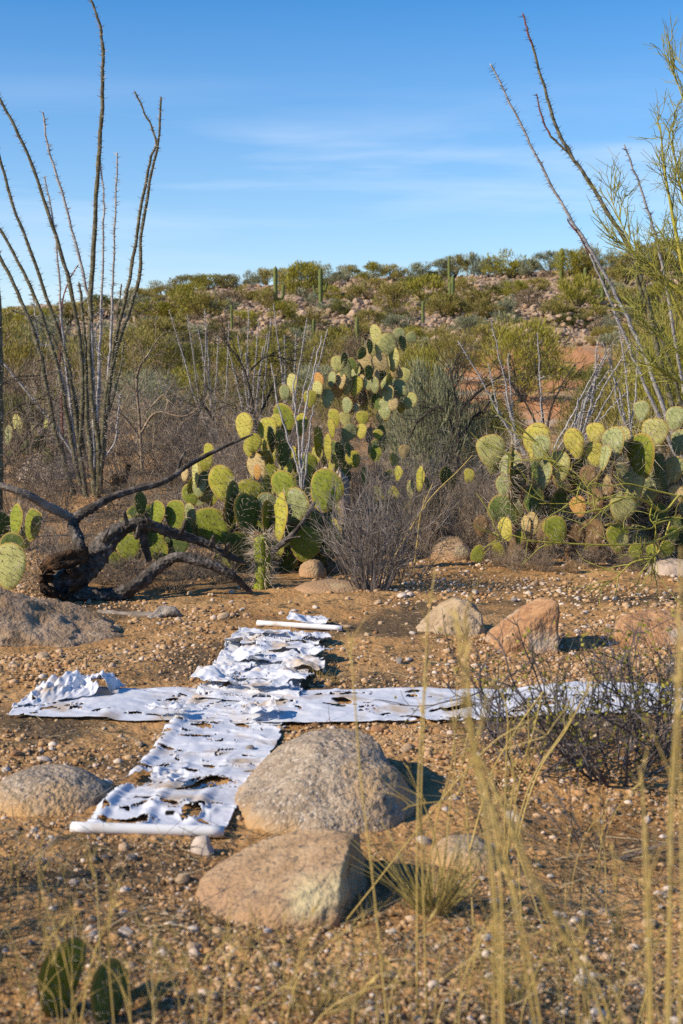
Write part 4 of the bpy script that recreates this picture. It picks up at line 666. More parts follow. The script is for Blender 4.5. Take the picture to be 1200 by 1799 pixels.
# dark leafy twiggy bush in the right foreground
for px, py, h, sp, n0, sd_, lb in [(1085, 1362, .55, 1.1, 19, 211, 'dark twiggy bush with tiny green leaves across the right half of the white strip'), (1150, 1318, .50, .8, 12, 212, 'dark twiggy bush with sparse leaves at the right edge'), (925, 1345, .40, 1.2, 12, 213, 'sparse dark twigs left of the leafy bush over the white strip')]:
    mb, tips, r = woody_shrub(sd_, n0, h, sp, .0058, ((5, .6, .65), (5, .5, .75)), wob=.22, up=.05, root_r=.10, n=7, k=4)
    add_leaves(mb, tips, r, {211: 900, 212: 420, 213: 160}[sd_], .024, .006); q = G(px, py); root = empty('leafy_shrub', q); tag(root, lb, 'shrub')
    sp_ = MB(); f0, f1 = [f for f in mb.f if f[1] == 0], [f for f in mb.f if f[1] == 1]
    al = mb.V(); lf = MB(); ff = np.concatenate([f for f, _ in f1]); lf.add(al[np.unique(ff)], np.searchsorted(np.unique(ff), ff)); lf.t = [np.zeros(lf.n)]
    for f, _ in f0: sp_.f.append((f, 0))
    sp_.v = [al]; sp_.n = len(al); sp_.t = [np.zeros(len(al))]; 
    tag(obj('twigs', sp_.mesh('twigs', m_twigd, smooth=False), root), kind='stuff'); tag(obj('leaves', lf.mesh('leaves', m_leafB), root), kind='stuff')
mb, tips, r = woody_shrub(221, 9, .34, 2.2, .0030, ((3, .6, .6), (3, .5, .7)), wob=.2, up=-.02, root_r=.05)
q = G(1040, 1500); tag(obj('fallen_twig', mb.mesh('fallen_twig', m_twigd, smooth=False), None, q), 'grey branching twig lying on the bare soil in the right foreground', 'twig')
mb, tips, r = woody_shrub(222, 7, .3, 2.0, .0030, ((3, .6, .6), (2, .5, .7)), wob=.2, up=-.02, root_r=.05)
q = G(20, 1530); tag(obj('fallen_twig', mb.mesh('fallen_twig', m_twig, smooth=False), None, q), 'grey branching twig on the ground at the left edge', 'twig')

# wispy trees and bushes: fine crowns of thin blades on twigs
def crown_mesh(seed, nb, ln, wd, flat=.8, clump=26, stems=9, trunk_r=.02, tw=True, upb=.9, base=.12):
    r = np.random.default_rng(seed); a = r.uniform(0, 6.283, clump); e = np.sqrt(r.uniform(.03, 1, clump)); zc = r.uniform(base, 1, clump)
    rad = .62 * np.sqrt(np.clip(1 - ((zc - .45) / .62) ** 2, .05, 1)); Cc = np.stack([np.cos(a) * e * rad, np.sin(a) * e * rad, zc * .82 + .02], 1); cs = r.uniform(.13, .28, clump)
    i = r.integers(0, clump, nb); off = r.normal(0, 1, (nb, 3)); off = nrm(off) * (np.cbrt(r.uniform(0, 1, nb)) * cs[i])[:, None]; Q = Cc[i] + off * [1, 1, flat]; Q[:, 2] = np.maximum(Q[:, 2], .015)
    D = nrm(nrm(Q - [0, 0, .1]) * .7 + r.normal(0, .42, (nb, 3)) + [0, 0, upb * .6]); lb = MB(); blades(lb, Q, D, r.uniform(.5, 1.3, nb) * ln, r.uniform(.7, 1.2, nb) * wd, r)
    sb = MB(); t0 = Cc[r.integers(0, clump, stems)]; S = np.stack([r.normal(0, .03, stems), r.normal(0, .03, stems), np.full(stems, -.04)], 1)
    t = np.linspace(0, 1, 6)[None, :, None]; Pt = S[:, None] + (t0 - S)[:, None] * np.concatenate([t ** 1.3, t ** 1.3, t], -1) + r.normal(0, .012, (stems, 6, 3)) * np.minimum(t * 3, 1); tubes(sb, Pt, taper(np.full(stems, trunk_r), 6, .3), 4)
    if tw:
        S2, D2, j = spawn(r, Pt, 7, .3, 1., .6); P2 = grow(r, S2, D2, r.uniform(.1, .3, len(j)), 4, .2, .08); tubes(sb, P2, taper(np.full(len(j), trunk_r * .32), 4, .3), 3)
    return lb, sb
def crown_pair(seed, **k): lb, sb = crown_mesh(seed, **k); return lb.mesh('crown', m_leafA), sb.mesh('trunk', m_darkbark, smooth=False)
HB = [crown_pair(300 + i, nb=2400, ln=.14, wd=.012, clump=22 + 3 * i) for i in range(5)]
MBs = [crown_pair(320 + i, nb=6500, ln=.075, wd=.0045, clump=34 + 5 * i, stems=14, trunk_r=.014) for i in range(4)]
LOW = [crown_pair(340 + i, nb=420, ln=.32, wd=.022, clump=9, stems=5, trunk_r=.015, tw=False, base=.05) for i in range(3)]
def bush(meshes, k, x, Y, hgt, wid, m, label, cat='shrub', group=None, name='shrub', sink=.0, bark=None):
    root = empty(name, (x, Y, h1(x, Y) - sink)); sx = wid / 1.25; sz = hgt / .98
    for me, nm, mm in ((meshes[k % len(meshes)][0], 'crown', m), (meshes[k % len(meshes)][1], 'trunk', bark)):
        o = obj(nm, me, root); o.scale = (sx, sx, sz); o.rotation_euler = (0, 0, k * 2.39); tag(o, kind='stuff')
        if mm: o.material_slots[0].link = 'OBJECT'; o.material_slots[0].material = mm
    return tag(root, label, cat, group)
# middle distance trees (px, base distance, top py, width px, material, words)
LM = {'A': ('olive', m_leafA), 'B': ('bright yellow green', m_leafB), 'C': ('grey green', m_leafC), 'D': ('dry brown', m_leafD), 'E': ('dark green', m_leafE)}
md = [(15, 34, 560, 170, 'A', 'left edge'), (80, 38, 552, 130, 'C', 'left edge'), (150, 30, 590, 190, 'A', 'behind the left ocotillo'), (60, 27, 630, 150, 'D', 'behind the left ocotillo'), (215, 34, 575, 190, 'A', 'behind the left ocotillo'), (290, 37, 590, 130, 'E', 'right of the left ocotillo'), (255, 26, 650, 150, 'C', 'right of the left ocotillo'), (340, 29, 640, 130, 'B', 'right of the left ocotillo'), (130, 24, 675, 150, 'B', 'behind the left ocotillo'), (20, 22, 690, 150, 'E', 'left edge'),
      (330, 22, 690, 150, 'A', 'right of the left ocotillo'), (420, 30, 645, 130, 'D', 'below the forked saguaro'), (480, 27, 660, 150, 'E', 'below the forked saguaro'), (555, 31, 640, 120, 'C', 'below the armed saguaro'), (605, 26, 665, 120, 'A', 'below the armed saguaro'), (400, 40, 600, 130, 'A', 'below the forked saguaro'), (520, 42, 600, 120, 'E', 'below the armed saguaro'),
      (765, 15.6, 628, 150, 'C', 'right of the tall prickly pear'), (725, 16.5, 660, 110, 'C', 'right of the tall prickly pear'), (800, 16, 680, 120, 'C', 'right of the tall prickly pear'), (730, 24, 610, 130, 'B', 'right of the tall prickly pear'), (915, 34, 558, 150, 'B', 'above the bare orange slope'), (800, 40, 580, 100, 'A', 'above the bare orange slope'),
      (880, 20, 690, 100, 'A', 'behind the right pale ocotillo'), (1040, 19, 690, 120, 'A', 'behind the right stem tangle'), (1090, 20, 640, 170, 'E', 'behind the right stem tangle'), (1150, 18, 620, 170, 'A', 'at the right edge'), (1200, 17, 560, 190, 'B', 'at the right edge'), (1120, 27, 600, 150, 'A', 'at the right edge'), (840, 17, 715, 120, 'E', 'behind the right pale ocotillo'), (1190, 24, 540, 160, 'A', 'at the right edge'), (700, 33, 590, 120, 'A', 'right of the tall prickly pear'), (640, 36, 590, 110, 'D', 'behind the tall prickly pear'), (585, 38, 580, 100, 'A', 'below the armed saguaro'), (455, 36, 590, 120, 'B', 'below the forked saguaro'), (360, 38, 590, 120, 'E', 'right of the left ocotillo')]
for i, (px, Y, top, wpx, k, pl) in enumerate(md):
    x = P(px, 640, Y)[0]; hgt = P(px, top, Y)[2] - h1(x, Y); hgt = max(hgt, .6); nm = {'A': 'olive', 'B': 'yellow green', 'C': 'grey green', 'D': 'dry brown', 'E': 'dark green'}[k]
    pend(bush(MBs, i, x, Y, hgt, wpx / F * Y * 1.12, LM[k][1], None, 'shrub', 'wispy trees and bushes before the hill', 'desert_tree' if hgt > 1.6 else 'shrub'), nm + ' wispy desert tree ' + pl if hgt > 1.6 else nm + ' wispy bush ' + pl, px)
flush()
# crooked dark mesquite limbs inside the grey green shrub and on the left
def limbs(label, gx, Y, L, seed, m=None, name='bare_tree', twigs=5, tr=.005):
    x = P(gx, 640, Y)[0]; root = empty(name, (x, Y, h1(x, Y))); tag(root, label, 'tree'); r = np.random.default_rng(seed)
    for spec in L:
        mb = MB(); woody(mb, [(a, b, Y + c, d * .6) for a, b, c, d in spec], k=8, per=6, amp=.2, knob=.03, seed=seed)
        Pt = np.array([P(a, b, Y + c) for a, b, c, d in spec]); Pt = catmull(Pt, 3)[None]; S, D, i = spawn(r, Pt, twigs * len(spec), .25, 1., .7); P2 = grow(r, S, D, r.uniform(.2, .7, len(i)), 5, .25, .02); tubes(mb, P2, taper(np.full(len(i), tr), 5), 3)
        S, D, i = spawn(r, P2, 3, .3, 1., .7); P3 = grow(r, S, D, r.uniform(.1, .35, len(i)), 4, .3, .02); tubes(mb, P3, taper(np.full(len(i), tr * .6), 4), 3); part('limb', mb, m or m_darkbark, root)
limbs('bare tree with crooked dark limbs under the grey green wispy tree', 800, 15.3, [[(800, 860, 0, 8), (806, 760, 0, 7), (810, 720, 0, 6), (840, 690, .1, 4), (880, 660, .2, 2)], [(802, 800, 0, 6), (790, 740, 0, 5), (770, 715, 0, 4), (735, 740, -.1, 3), (720, 770, -.1, 2)], [(808, 780, 0, 6), (830, 735, .1, 4), (850, 720, .1, 3), (870, 690, .1, 2)], [(806, 740, 0, 5), (798, 690, 0, 3), (790, 640, 0, 2)]], 61)
limbs('bare dark limbed tree leaning left at the left edge', 0, 15, [[(-40, 880, 0, 6), (0, 830, 0, 5), (40, 775, 0, 4), (78, 735, 0, 2)], [(0, 825, 0, 4), (30, 800, 0, 3), (80, 760, .1, 2)], [(-30, 700, .1, 4), (20, 665, .1, 3), (70, 660, .1, 2)], [(-30, 760, .1, 4), (30, 715, .1, 3), (70, 700, .1, 1.5)]], 62)
limbs('bare tree of curved grey limbs in brush right of the left ocotillo', 245, 17, [[(250, 830, 0, 6), (245, 740, 0, 5), (241, 660, 0, 4), (262, 620, 0, 3), (282, 590, 0, 2)], [(248, 760, 0, 5), (275, 725, 0, 4), (330, 730, -.1, 3), (380, 680, -.1, 2)], [(246, 770, 0, 5), (220, 735, 0, 4), (205, 720, 0, 2)], [(265, 715, 0, 3), (290, 695, 0, 2.5), (300, 740, 0, 2)]], 63, m_twigb)
limbs('bare tree with a dark arching limb under the pale ocotillos', 440, 17, [[(460, 830, 0, 5), (448, 740, 0, 5), (440, 690, 0, 4), (425, 640, 0, 3), (395, 600, 0, 2)], [(450, 740, 0, 4), (470, 700, 0, 4), (482, 670, 0, 2)], [(375, 740, 0, 5), (360, 715, 0, 4), (340, 708, 0, 2)], [(440, 650, 0, 3), (470, 625, 0, 2), (500, 630, 0, 2)]], 64)
# twiggy dark bare shrubs on the right in front of the orange slope
limbs('bare tree of fine dark twigs before the bare orange slope', 960, 17, [[(960, 800, 0, 4), (965, 730, 0, 3), (985, 680, 0, 2), (1010, 640, 0, 1.5)], [(960, 790, 0, 4), (930, 720, 0, 3), (905, 680, 0, 2)], [(960, 780, 0, 3), (950, 700, 0, 2), (940, 640, 0, 1.5)]], 65)

# palo verde at the right edge
def palo_verde():
    Y = 10.2; SH = 40; x = P(1260, 640, Y)[0]; root = empty('palo_verde', (x, Y, h1(x, Y))); tag(root, 'yellow green palo verde with fine leafless twigs reaching in from the right edge', 'tree'); r = np.random.default_rng(77)
    main = [[(1240, 1010, 0, 16), (1225, 800, 0, 13), (1208, 690, 0, 10), (1194, 600, 0, 8), (1178, 530, 0, 7), (1160, 470, 0, 5.5), (1146, 400, 0, 4), (1128, 300, 0, 2.5), (1120, 220, 0, 1.5)],
            [(1225, 800, 0, 10), (1222, 650, .2, 8), (1205, 540, .2, 6.5), (1182, 470, .2, 5), (1166, 380, .2, 3.5), (1150, 300, .2, 2.2), (1136, 235, .2, 1.2)], [(1240, 700, 0, 8), (1226, 420, -.2, 6), (1200, 300, -.2, 4), (1172, 210, -.2, 2.5), (1152, 150, -.2, 1.4), (1139, 108, -.2, .8)],
            [(1250, 620, .1, 7), (1235, 380, .1, 5), (1222, 250, .1, 3), (1200, 180, .1, 2), (1165, 128, .1, 1)], [(1195, 605, 0, 6), (1160, 560, -.2, 4), (1120, 480, -.3, 3), (1075, 445, -.3, 2), (1050, 425, -.3, 1.2)], [(1215, 720, 0, 6), (1170, 640, -.3, 4), (1120, 590, -.4, 3), (1085, 560, -.4, 1.5)],
            [(1250, 520, 0, 6), (1228, 470, -.3, 5), (1190, 420, -.3, 3.4), (1165, 350, -.3, 2), (1150, 320, -.3, 1)], [(1225, 760, 0, 7), (1180, 690, -.5, 4), (1130, 655, -.6, 3), (1100, 640, -.7, 1.6)], [(1230, 650, .3, 7), (1210, 560, .3, 5), (1190, 500, .3, 4), (1150, 440, .3, 2.6), (1110, 420, .3, 1.5)], [(1180, 535, 0, 4), (1140, 500, .1, 3), (1090, 470, .1, 2), (1055, 400, .1, 1.4), (1025, 330, .1, .8)]]
    low = [[(1235, 880, 0, 7), (1190, 870, -.5, 5), (1130, 880, -.7, 4), (1080, 890, -.8, 2.5), (1040, 885, -.8, 1.2)], [(1240, 920, 0, 7), (1180, 935, -.5, 5), (1080, 945, -.8, 4), (980, 948, -.9, 3), (900, 940, -.9, 2), (868, 930, -.9, 1)], [(1190, 870, -.5, 4), (1120, 850, -.6, 3), (1010, 840, -.7, 2.5), (940, 790, -.7, 2), (905, 770, -.7, 1)], [(1180, 935, -.5, 4), (1150, 980, -.6, 3), (1090, 1020, -.7, 2), (1030, 1045, -.8, 1)], [(1150, 880, -.6, 3), (1145, 940, -.6, 2.5), (1150, 990, -.6, 1.4)], [(1120, 880, -.7, 3), (1060, 860, -.8, 2), (960, 820, -.8, 1.8), (900, 815, -.8, 1)], [(1200, 905, -.4, 4), (1130, 925, -.6, 3), (1040, 905, -.7, 2), (960, 875, -.7, 1.2)]]
    for bi, spec in enumerate(main + low):
        isl = bi >= len(main); mb = MB(); spec = spec if not isl else [(a + r.normal(0, 8), b + r.normal(0, 10), c, d) for a, b, c, d in catmull(np.array(spec, float), 2)]; woody(mb, [(a + (0 if isl else SH), b, Y + c, d * (.45 if isl else .85)) for a, b, c, d in spec], k=8, per=6, amp=.08, knob=.02, seed=bi); part('branch', mb, m_pv, root)
        Pt = catmull(np.array([P(a + (0 if isl else SH), b, Y + c) for a, b, c, d in spec]), 4)[None]; tb = MB()
        S, D, i = spawn(r, Pt, 13 if isl else 17, .25, 1., .6); P1 = grow(r, S, D + [-.12, 0, .35 if not isl else .1], r.uniform(.07, .32, len(i)), 6, .13, .05 if not isl else -.03); tubes(tb, P1, taper(np.full(len(i), .0046), 6, .5), 4)
        S, D, i = spawn(r, P1, 1 if isl else 4, .2, 1., .5); P2 = grow(r, S, D + [0, 0, .25], r.uniform(.06, .24, len(i)), 5, .14, .04); tubes(tb, P2, taper(np.full(len(i), .0032), 5, .5), 3)
        if not isl: S, D, i = spawn(r, P2, 2, .2, 1., .6); P3 = grow(r, S, D, r.uniform(.04, .15, len(i)), 3, .12, .03); tubes(tb, P3, taper(np.full(len(i), .0024), 3, .6), 3)
        tag(part('twigs', tb, m_pvtwig, root), kind='stuff')
palo_verde()

# small upright spiny cactus in front of the front prickly pear
q = G(458, 1034); Yq = q[1]; root = empty('upright_cactus', q); tag(root, 'small upright cactus column with long pale spines before the front prickly pear', 'cactus'); mb = MB(); sb = MB(); r = np.random.default_rng(8)
n, k = 30, 20; z = np.linspace(0, 1, n); hh = 100 / F * Yq; Rp = .052 * np.sqrt(np.clip(1 - (np.clip(z - .86, 0, 1) / .14) ** 2, .03, 1)) * (.95 + .1 * z); pts = np.stack([q[0] + .02 * np.sin(z * 3), np.full(n, q[1]), q[2] - .02 + z * hh], 1)
tt = np.arange(k) * 2 * math.pi / k; mod = 1 + .16 * np.cos(tt * 10)[None] + .06 * vn(z[:, None] * 20, tt[None] * 2, s=3); tubes(mb, pts[None], Rp[None], k=k, mod=mod[None]); mb.add(np.vstack([mb.v[0][-k:], pts[-1] + [0, 0, .004]]), [[i, (i + 1) % k, k] for i in range(k)])
part('column', mb, PM['g'], root); zz = np.repeat(np.linspace(.12, 1, 13), 10); aa = np.tile(np.arange(10) * .628, 13) + .1; base = np.stack([q[0] + .02 * np.sin(zz * 3) + .055 * np.cos(aa), q[1] + .055 * np.sin(aa), q[2] + zz * hh], 1)
for w_ in range(4): D = np.stack([np.cos(aa), np.sin(aa), r.normal(.05, .5, len(aa))], 1) + r.normal(0, .35, (len(aa), 3)); spikes(sb, base, D, r.uniform(.05, .14, len(aa)), .0022, r)
tag(part('spines', sb, m_spine, root, smooth=False), kind='stuff')

# ================================================================== HILLSIDE
def saguaro(label, px, base, top, w_, arms, seed):
    q = G(px, base); Y = q[1]; root = empty('saguaro', q); tag(root, label, 'saguaro', 'saguaros on the hill'); hh = P(px, top, Y)[2] - q[2]; R0 = w_ / F * Y / 2; k = 26; tt = np.arange(k) * 2 * math.pi / k
    def col(pts, R, nm):
        pts = catmull(np.array(pts, float), 7); n = len(pts); z = np.linspace(0, 1, n); Rp = R * (.88 + .14 * np.sin(z * 2.6)) * np.sqrt(np.clip(1 - (np.clip(z - .93, 0, 1) / .07) ** 2, .05, 1)); mb = MB(); tubes(mb, pts[None], Rp[None], k=k, mod=(1 + .09 * np.cos(tt * 13))[None, None] * np.ones((1, n, 1)))
        mb.add(np.vstack([mb.v[0][-k:], pts[-1] + nrm(pts[-1] - pts[-2]) * R * .2]), [[i, (i + 1) % k, k] for i in range(k)]); obj(nm, mb.mesh(nm, m_sag), root)
    col([(0, 0, -.2), (.01, 0, hh * .3), (0, .02, hh * .65), (.01, 0, hh)], R0, 'trunk')
    for sx, z0, z1, out_, ar in arms: col([(0, 0, hh * z0), (sx * out_ * .7 * hh, .02, hh * (z0 + .01)), (sx * out_ * hh, .03, hh * (z0 + .07)), (sx * out_ * 1.05 * hh, .03, hh * (z0 + z1) / 2), (sx * out_ * 1.08 * hh, .02, hh * z1)], R0 * ar, 'arm')
SG = [('forked saguaro on the crest with one long arm on its right', 484, 545, 468, 7, [(1, .25, .60, .17, .75)]), ('tall saguaro on the crest with short curled arms on both sides', 563, 545, 471, 7, [(-1, .42, .60, .15, .6), (1, .45, .65, .13, .5)]), ('thick saguaro rising from the crest top on the right', 986, 492, 436, 8, []),
      ('saguaro with several raised arms on the right slope', 1058, 540, 470, 9, [(-1, .42, .72, .17, .85), (1, .48, .74, .14, .8), (-1, .35, .55, .22, .6)]), ('twin trunk saguaro on the slope at centre right', 795, 560, 484, 7, [(-1, .05, .88, .055, .85)]), ('slim saguaro just behind the twin trunk one on the skyline', 789, 505, 450, 5, []),
      ('short slim saguaro left of the twin trunk one', 743, 580, 528, 5, []), ('thin saguaro on the middle slope above the tall prickly pear', 551, 608, 560, 5, []), ('small saguaro with a low right arm just left of the tall prickly pear', 627, 625, 556, 6, [(1, .25, .48, .14, .6)]), ('small saguaro low on the slope below the thin one', 554, 655, 610, 6, []), ('short saguaro beside bushes right of the crest top saguaro', 1028, 500, 470, 6, []), ('thin dark saguaro on the left slope', 407, 585, 535, 4, []), ('slim saguaro standing low behind the bare dark limbs on the right', 866, 755, 690, 8, [])]
for i, a in enumerate(SG): saguaro(*a, i)
def where(px, py):
    if py < 512: side = 'on skyline '
    elif py < 560: side = 'on upper slope '
    else: side = 'on lower slope '
    nm = 'at far left' if px < 150 else 'behind the left ocotillo' if px < 300 else 'left of the forked saguaro' if px < 475 else 'between forked and armed saguaros' if px < 575 else 'right of the curled arm saguaro' if px < 690 else 'left of the twin saguaro' if px < 790 else 'right of the twin saguaro' if px < 900 else 'left of the crest top saguaro' if px < 985 else 'by the many armed saguaro' if px < 1090 else 'at the right edge'
    return side + nm
hb = [(285, 520, 60, 500, 'A'), (250, 530, 60, 512, 'A'), (330, 515, 55, 490, 'A'), (365, 510, 60, 487, 'B'), (400, 508, 50, 488, 'A'), (445, 500, 30, 481, 'C'), (470, 500, 40, 478, 'A'), (530, 522, 66, 468, 'B'), (505, 500, 40, 476, 'A'), (545, 497, 45, 466, 'C'), (590, 500, 50, 470, 'C'), (612, 496, 40, 472, 'A'), (655, 496, 45, 467, 'B'), (690, 497, 40, 470, 'A'), (735, 494, 40, 468, 'C'), (760, 494, 34, 472, 'E'), (800, 490, 42, 455, 'A'), (775, 492, 40, 462, 'C'), (832, 482, 36, 449, 'C'), (860, 486, 40, 460, 'C'), (895, 490, 72, 443, 'B'), (930, 488, 40, 462, 'C'), (965, 480, 50, 448, 'C'), (1005, 492, 60, 443, 'B'), (1035, 490, 50, 440, 'A'), (1070, 475, 50, 442, 'C'), (1100, 500, 60, 450, 'A'), (1015, 545, 60, 490, 'B'), (1140, 480, 70, 430, 'A'), (1180, 478, 70, 425, 'A'),
      (625, 530, 52, 495, 'A'), (690, 548, 52, 503, 'A'), (750, 540, 80, 490, 'B'), (780, 560, 60, 520, 'A'), (840, 545, 70, 515, 'A'), (870, 520, 44, 497, 'E'), (500, 570, 44, 535, 'B'), (470, 545, 40, 512, 'A'), (400, 545, 50, 516, 'D'), (350, 560, 80, 520, 'A'), (300, 560, 90, 518, 'B'), (240, 560, 60, 525, 'C'), (180, 560, 70, 525, 'E'), (120, 570, 90, 535, 'A'), (60, 580, 70, 548, 'B'), (540, 580, 60, 545, 'A'), (600, 560, 40, 535, 'E'), (650, 580, 50, 550, 'A'), (590, 610, 60, 580, 'B'), (430, 580, 50, 552, 'B'), (380, 600, 50, 566, 'E'), (700, 590, 50, 560, 'C'), (930, 540, 40, 515, 'D'), (1095, 545, 50, 510, 'A'), (1130, 560, 60, 520, 'E'), (1075, 590, 40, 560, 'C'), (1000, 580, 50, 560, 'E'), (1170, 560, 70, 500, 'B'), (10, 575, 80, 545, 'B'), (-40, 590, 90, 550, 'A'), (320, 600, 60, 565, 'C'), (280, 610, 90, 565, 'A'), (480, 615, 60, 580, 'A'), (860, 600, 60, 575, 'A'), (330, 540, 60, 505, 'B'), (440, 530, 44, 505, 'A'), (555, 520, 40, 497, 'A'), (660, 515, 36, 495, 'A'), (720, 515, 40, 492, 'E'), (815, 515, 40, 493, 'A'), (850, 560, 50, 530, 'A'), (905, 525, 44, 500, 'B'), (945, 515, 40, 495, 'A'), (975, 560, 46, 532, 'A'), (890, 560, 44, 535, 'C'), (935, 590, 40, 568, 'A'), (1045, 570, 44, 545, 'A'), (1080, 530, 40, 505, 'C'), (640, 600, 50, 572, 'A'), (730, 610, 50, 580, 'B'), (770, 600, 44, 574, 'A'), (820, 590, 46, 562, 'C'), (580, 530, 40, 508, 'B'), (610, 600, 40, 576, 'A'), (690, 570, 36, 552, 'D'), (1000, 520, 40, 500, 'A'), (1060, 610, 46, 585, 'A'), (1105, 600, 46, 572, 'A')]
for i, (px, base, wpx, top, k) in enumerate(hb):
    q = G(px, base); hgt = max(.8, P(px, top - 6, q[1])[2] - q[2]); nm = {'A': 'olive', 'B': 'yellow green', 'C': 'grey green', 'D': 'dry brown', 'E': 'dark green'}[k]
    pend(bush(HB, i, q[0], q[1], hgt, wpx / F * q[1] * 1.15, LM[k][1], None, 'shrub', 'bushes on the hill', 'shrub'), nm + ' bush ' + where(px, base), px)
r = np.random.default_rng(99)
for i in range(210):                       # small tufts between the stones
    px = r.uniform(-60, 1260); lo = float(np.interp(px, CR_PX, CR_PY)); py = r.uniform(lo + 4, 690 if px > 500 else 640)
    if 830 < px < 1090 and 590 < py < 700 and r.random() < .75: continue
    q = G(px, py, True)
    if q[1] > 123: continue
    k = 'DDCAEC'[r.integers(6)]; nm = {'A': 'olive', 'C': 'grey green', 'D': 'dry brown', 'E': 'dark green'}[k]
    hgt = r.uniform(.35, .8); pend(bush(LOW, i, q[0], q[1], hgt, hgt * r.uniform(1.3, 2.2), LM[k][1], None, 'shrub', 'low tufts on the hill', 'low_shrub'), 'low ' + nm + ' tuft ' + where(px, py), px)
flush()
# stones on the hill: the larger ones singly, the rest as one mass
HV = []
for s in range(5):
    V, Fa = ICO[2]; V = V.copy(); rs = np.random.default_rng(500 + s)
    for _ in range(7): nn = nrm(rs.normal(0, 1, 3)); e = V @ nn - rs.uniform(.55, .85); V = V - np.clip(e, 0, None)[:, None] * nn
    V = V * (1 + .1 * fbm(V[:, 0] * 2 + s, V[:, 1] * 2, V[:, 2] * 2, s=s))[:, None]; V = V * [1, .85, .68]; HV.append((V, Fa)); 
HM = []
for V, Fa in HV: mb = MB(); mb.add(V, Fa); HM.append(mb.mesh('boulder', m_hillrock, smooth=False))
def rockpx():
    while True:
        px = r.uniform(-60, 1260); lo = float(np.interp(px, CR_PX, CR_PY)); py = lo + 2 + (r.uniform(0, 1) ** 1.2) * 130
        if px < 380 and r.random() < .8: continue
        if vn(np.array([px * .012]), np.array([py * .03]), s=77)[0] < -.25 and r.random() < .45: continue
        q = G(px, py, True)
        if q[1] < 122: return px, py, q
for i in range(150):
    px, py, q = rockpx(); sz = r.uniform(.25, .55); o = obj('boulder', HM[i % 5], None, q + [0, 0, sz * .15]); o.scale = (sz, sz, sz); o.rotation_euler = (r.normal(0, .3), r.normal(0, .3), r.uniform(0, 6.28)); tag(o, None, 'rock', 'pale boulders on the hill')
    pend(o, 'pale pinkish boulder ' + where(px, py), px)
mb = MB()
V1, F1 = ICO[1]
for i in range(9000):
    px, py, q = rockpx(); sz = r.uniform(.06, .24); a = r.uniform(0, 6.28); V = HV[i % 5][0][:len(V1)] * sz * r.uniform(.7, 1.3, 3); V = np.stack([V[:, 0] * math.cos(a) - V[:, 1] * math.sin(a), V[:, 0] * math.sin(a) + V[:, 1] * math.cos(a), V[:, 2]], 1)
    mb.add(V + q + [r.normal(0, .3), r.normal(0, .8), sz * .2], F1, 0)
tag(obj('hill_stones', mb.mesh('hill_stones', m_hillrock, smooth=False)), 'loose pale stones strewn over the hillside', kind='stuff'); flush()

# ================================================================== STONES AND GRAVEL OF THE CLEARING
r = np.random.default_rng(12); SM = []
for s in range(7):
    V, Fa = ICO[3]; V = V.copy(); rs = np.random.default_rng(600 + s)
    for _ in range(8): nn = nrm(rs.normal(0, 1, 3)); e = V @ nn - rs.uniform(.6, .9); V = V - np.clip(e, 0, None)[:, None] * nn * .9
    V = V * (1 + .10 * fbm(V[:, 0] * 1.6 + s, V[:, 1] * 1.6, V[:, 2] * 1.6, s=s))[:, None] * [1, rs.uniform(.65, .95), rs.uniform(.5, .75)]; mb = MB(); mb.add(V, Fa); SM.append(mb.mesh('stone', m_tan))
BL = np.array(BLOCK)
poly = [nl, nr, g(520, 1243), g(572, 1118), g(415, 1112), g(338, 1240)]
def on_strip(x, y):
    px, py = proj(np.stack([x, y, H(x, y)])) if np.ndim(x) else proj([x, y, h1(x, y)])
    hz = (py > 1208) & (py < 1266) & (px > 5); le = np.interp(py, [1110, 1240, 1465], [408, 330, 120]); re = np.interp(py, [1110, 1240, 1465], [580, 528, 398]); return hz | ((py > 1090) & (py < 1470) & (px > le) & (px < re))
LMK = [('the near pipe', 260, 1475), ('the big grey boulder', 600, 1380), ('the two toned front boulder', 520, 1570), ('the low left boulder', 90, 1400), ('the left folded strip end', 110, 1225), ('the dead cholla trunk', 240, 1045), ('the round grey bush', 655, 1030), ('the pale tan rock', 785, 1090), ('the angular orange rock', 920, 1110), ('the straw tuft', 760, 1590), ('the leafy twiggy bush', 1060, 1340), ('the right prickly pear', 1020, 1005), ('the far pipe', 525, 1100), ('the blurred corner pads', 150, 1730), ('the tall foreground straw', 1060, 1640), ('the white corner stone', 358, 1497), ('the buried flat rock', 815, 1520), ('the long dark rock', 90, 1120), ('the middle foreground straw', 640, 1720), ('the middle of the strips', 440, 1230), ('the right strip end', 1000, 1240)]
STM = [('white', m_quartz), ('tan', m_tan), ('rusty', m_rust), ('grey', m_greystone)]
def stone(px, py, szpx, ci, k=None):
    q = G(px, py); sz = szpx / F * q[1] / 2; k = r.integers(7) if k is None else k; o = obj('stone', SM[k], None, q + [0, 0, sz * .25]); o.scale = (sz * r.uniform(.85, 1.2), sz * r.uniform(.85, 1.2), sz * r.uniform(.8, 1.15)); o.rotation_euler = (r.normal(0, .25), r.normal(0, .25), r.uniform(0, 6.28))
    o.material_slots[0].link = 'OBJECT'; o.material_slots[0].material = STM[ci][1]; d = [((px - a) / 1.6) ** 2 + (py - b) ** 2 for _, a, b in LMK]; j = int(np.argmin(d)); nm, a, b = LMK[j]; dx, dy = px - a, py - b
    rel = ('right of ' if dx > 0 else 'left of ') if abs(dx) > abs(dy) * 1.3 else ('below ' if dy > 0 else 'above '); tag(o, None, 'stone', 'loose stones on the clearing'); pend(o, f'{STM[ci][0]} {"stone" if szpx > 17 else "pebble"} {rel}{nm}', px)
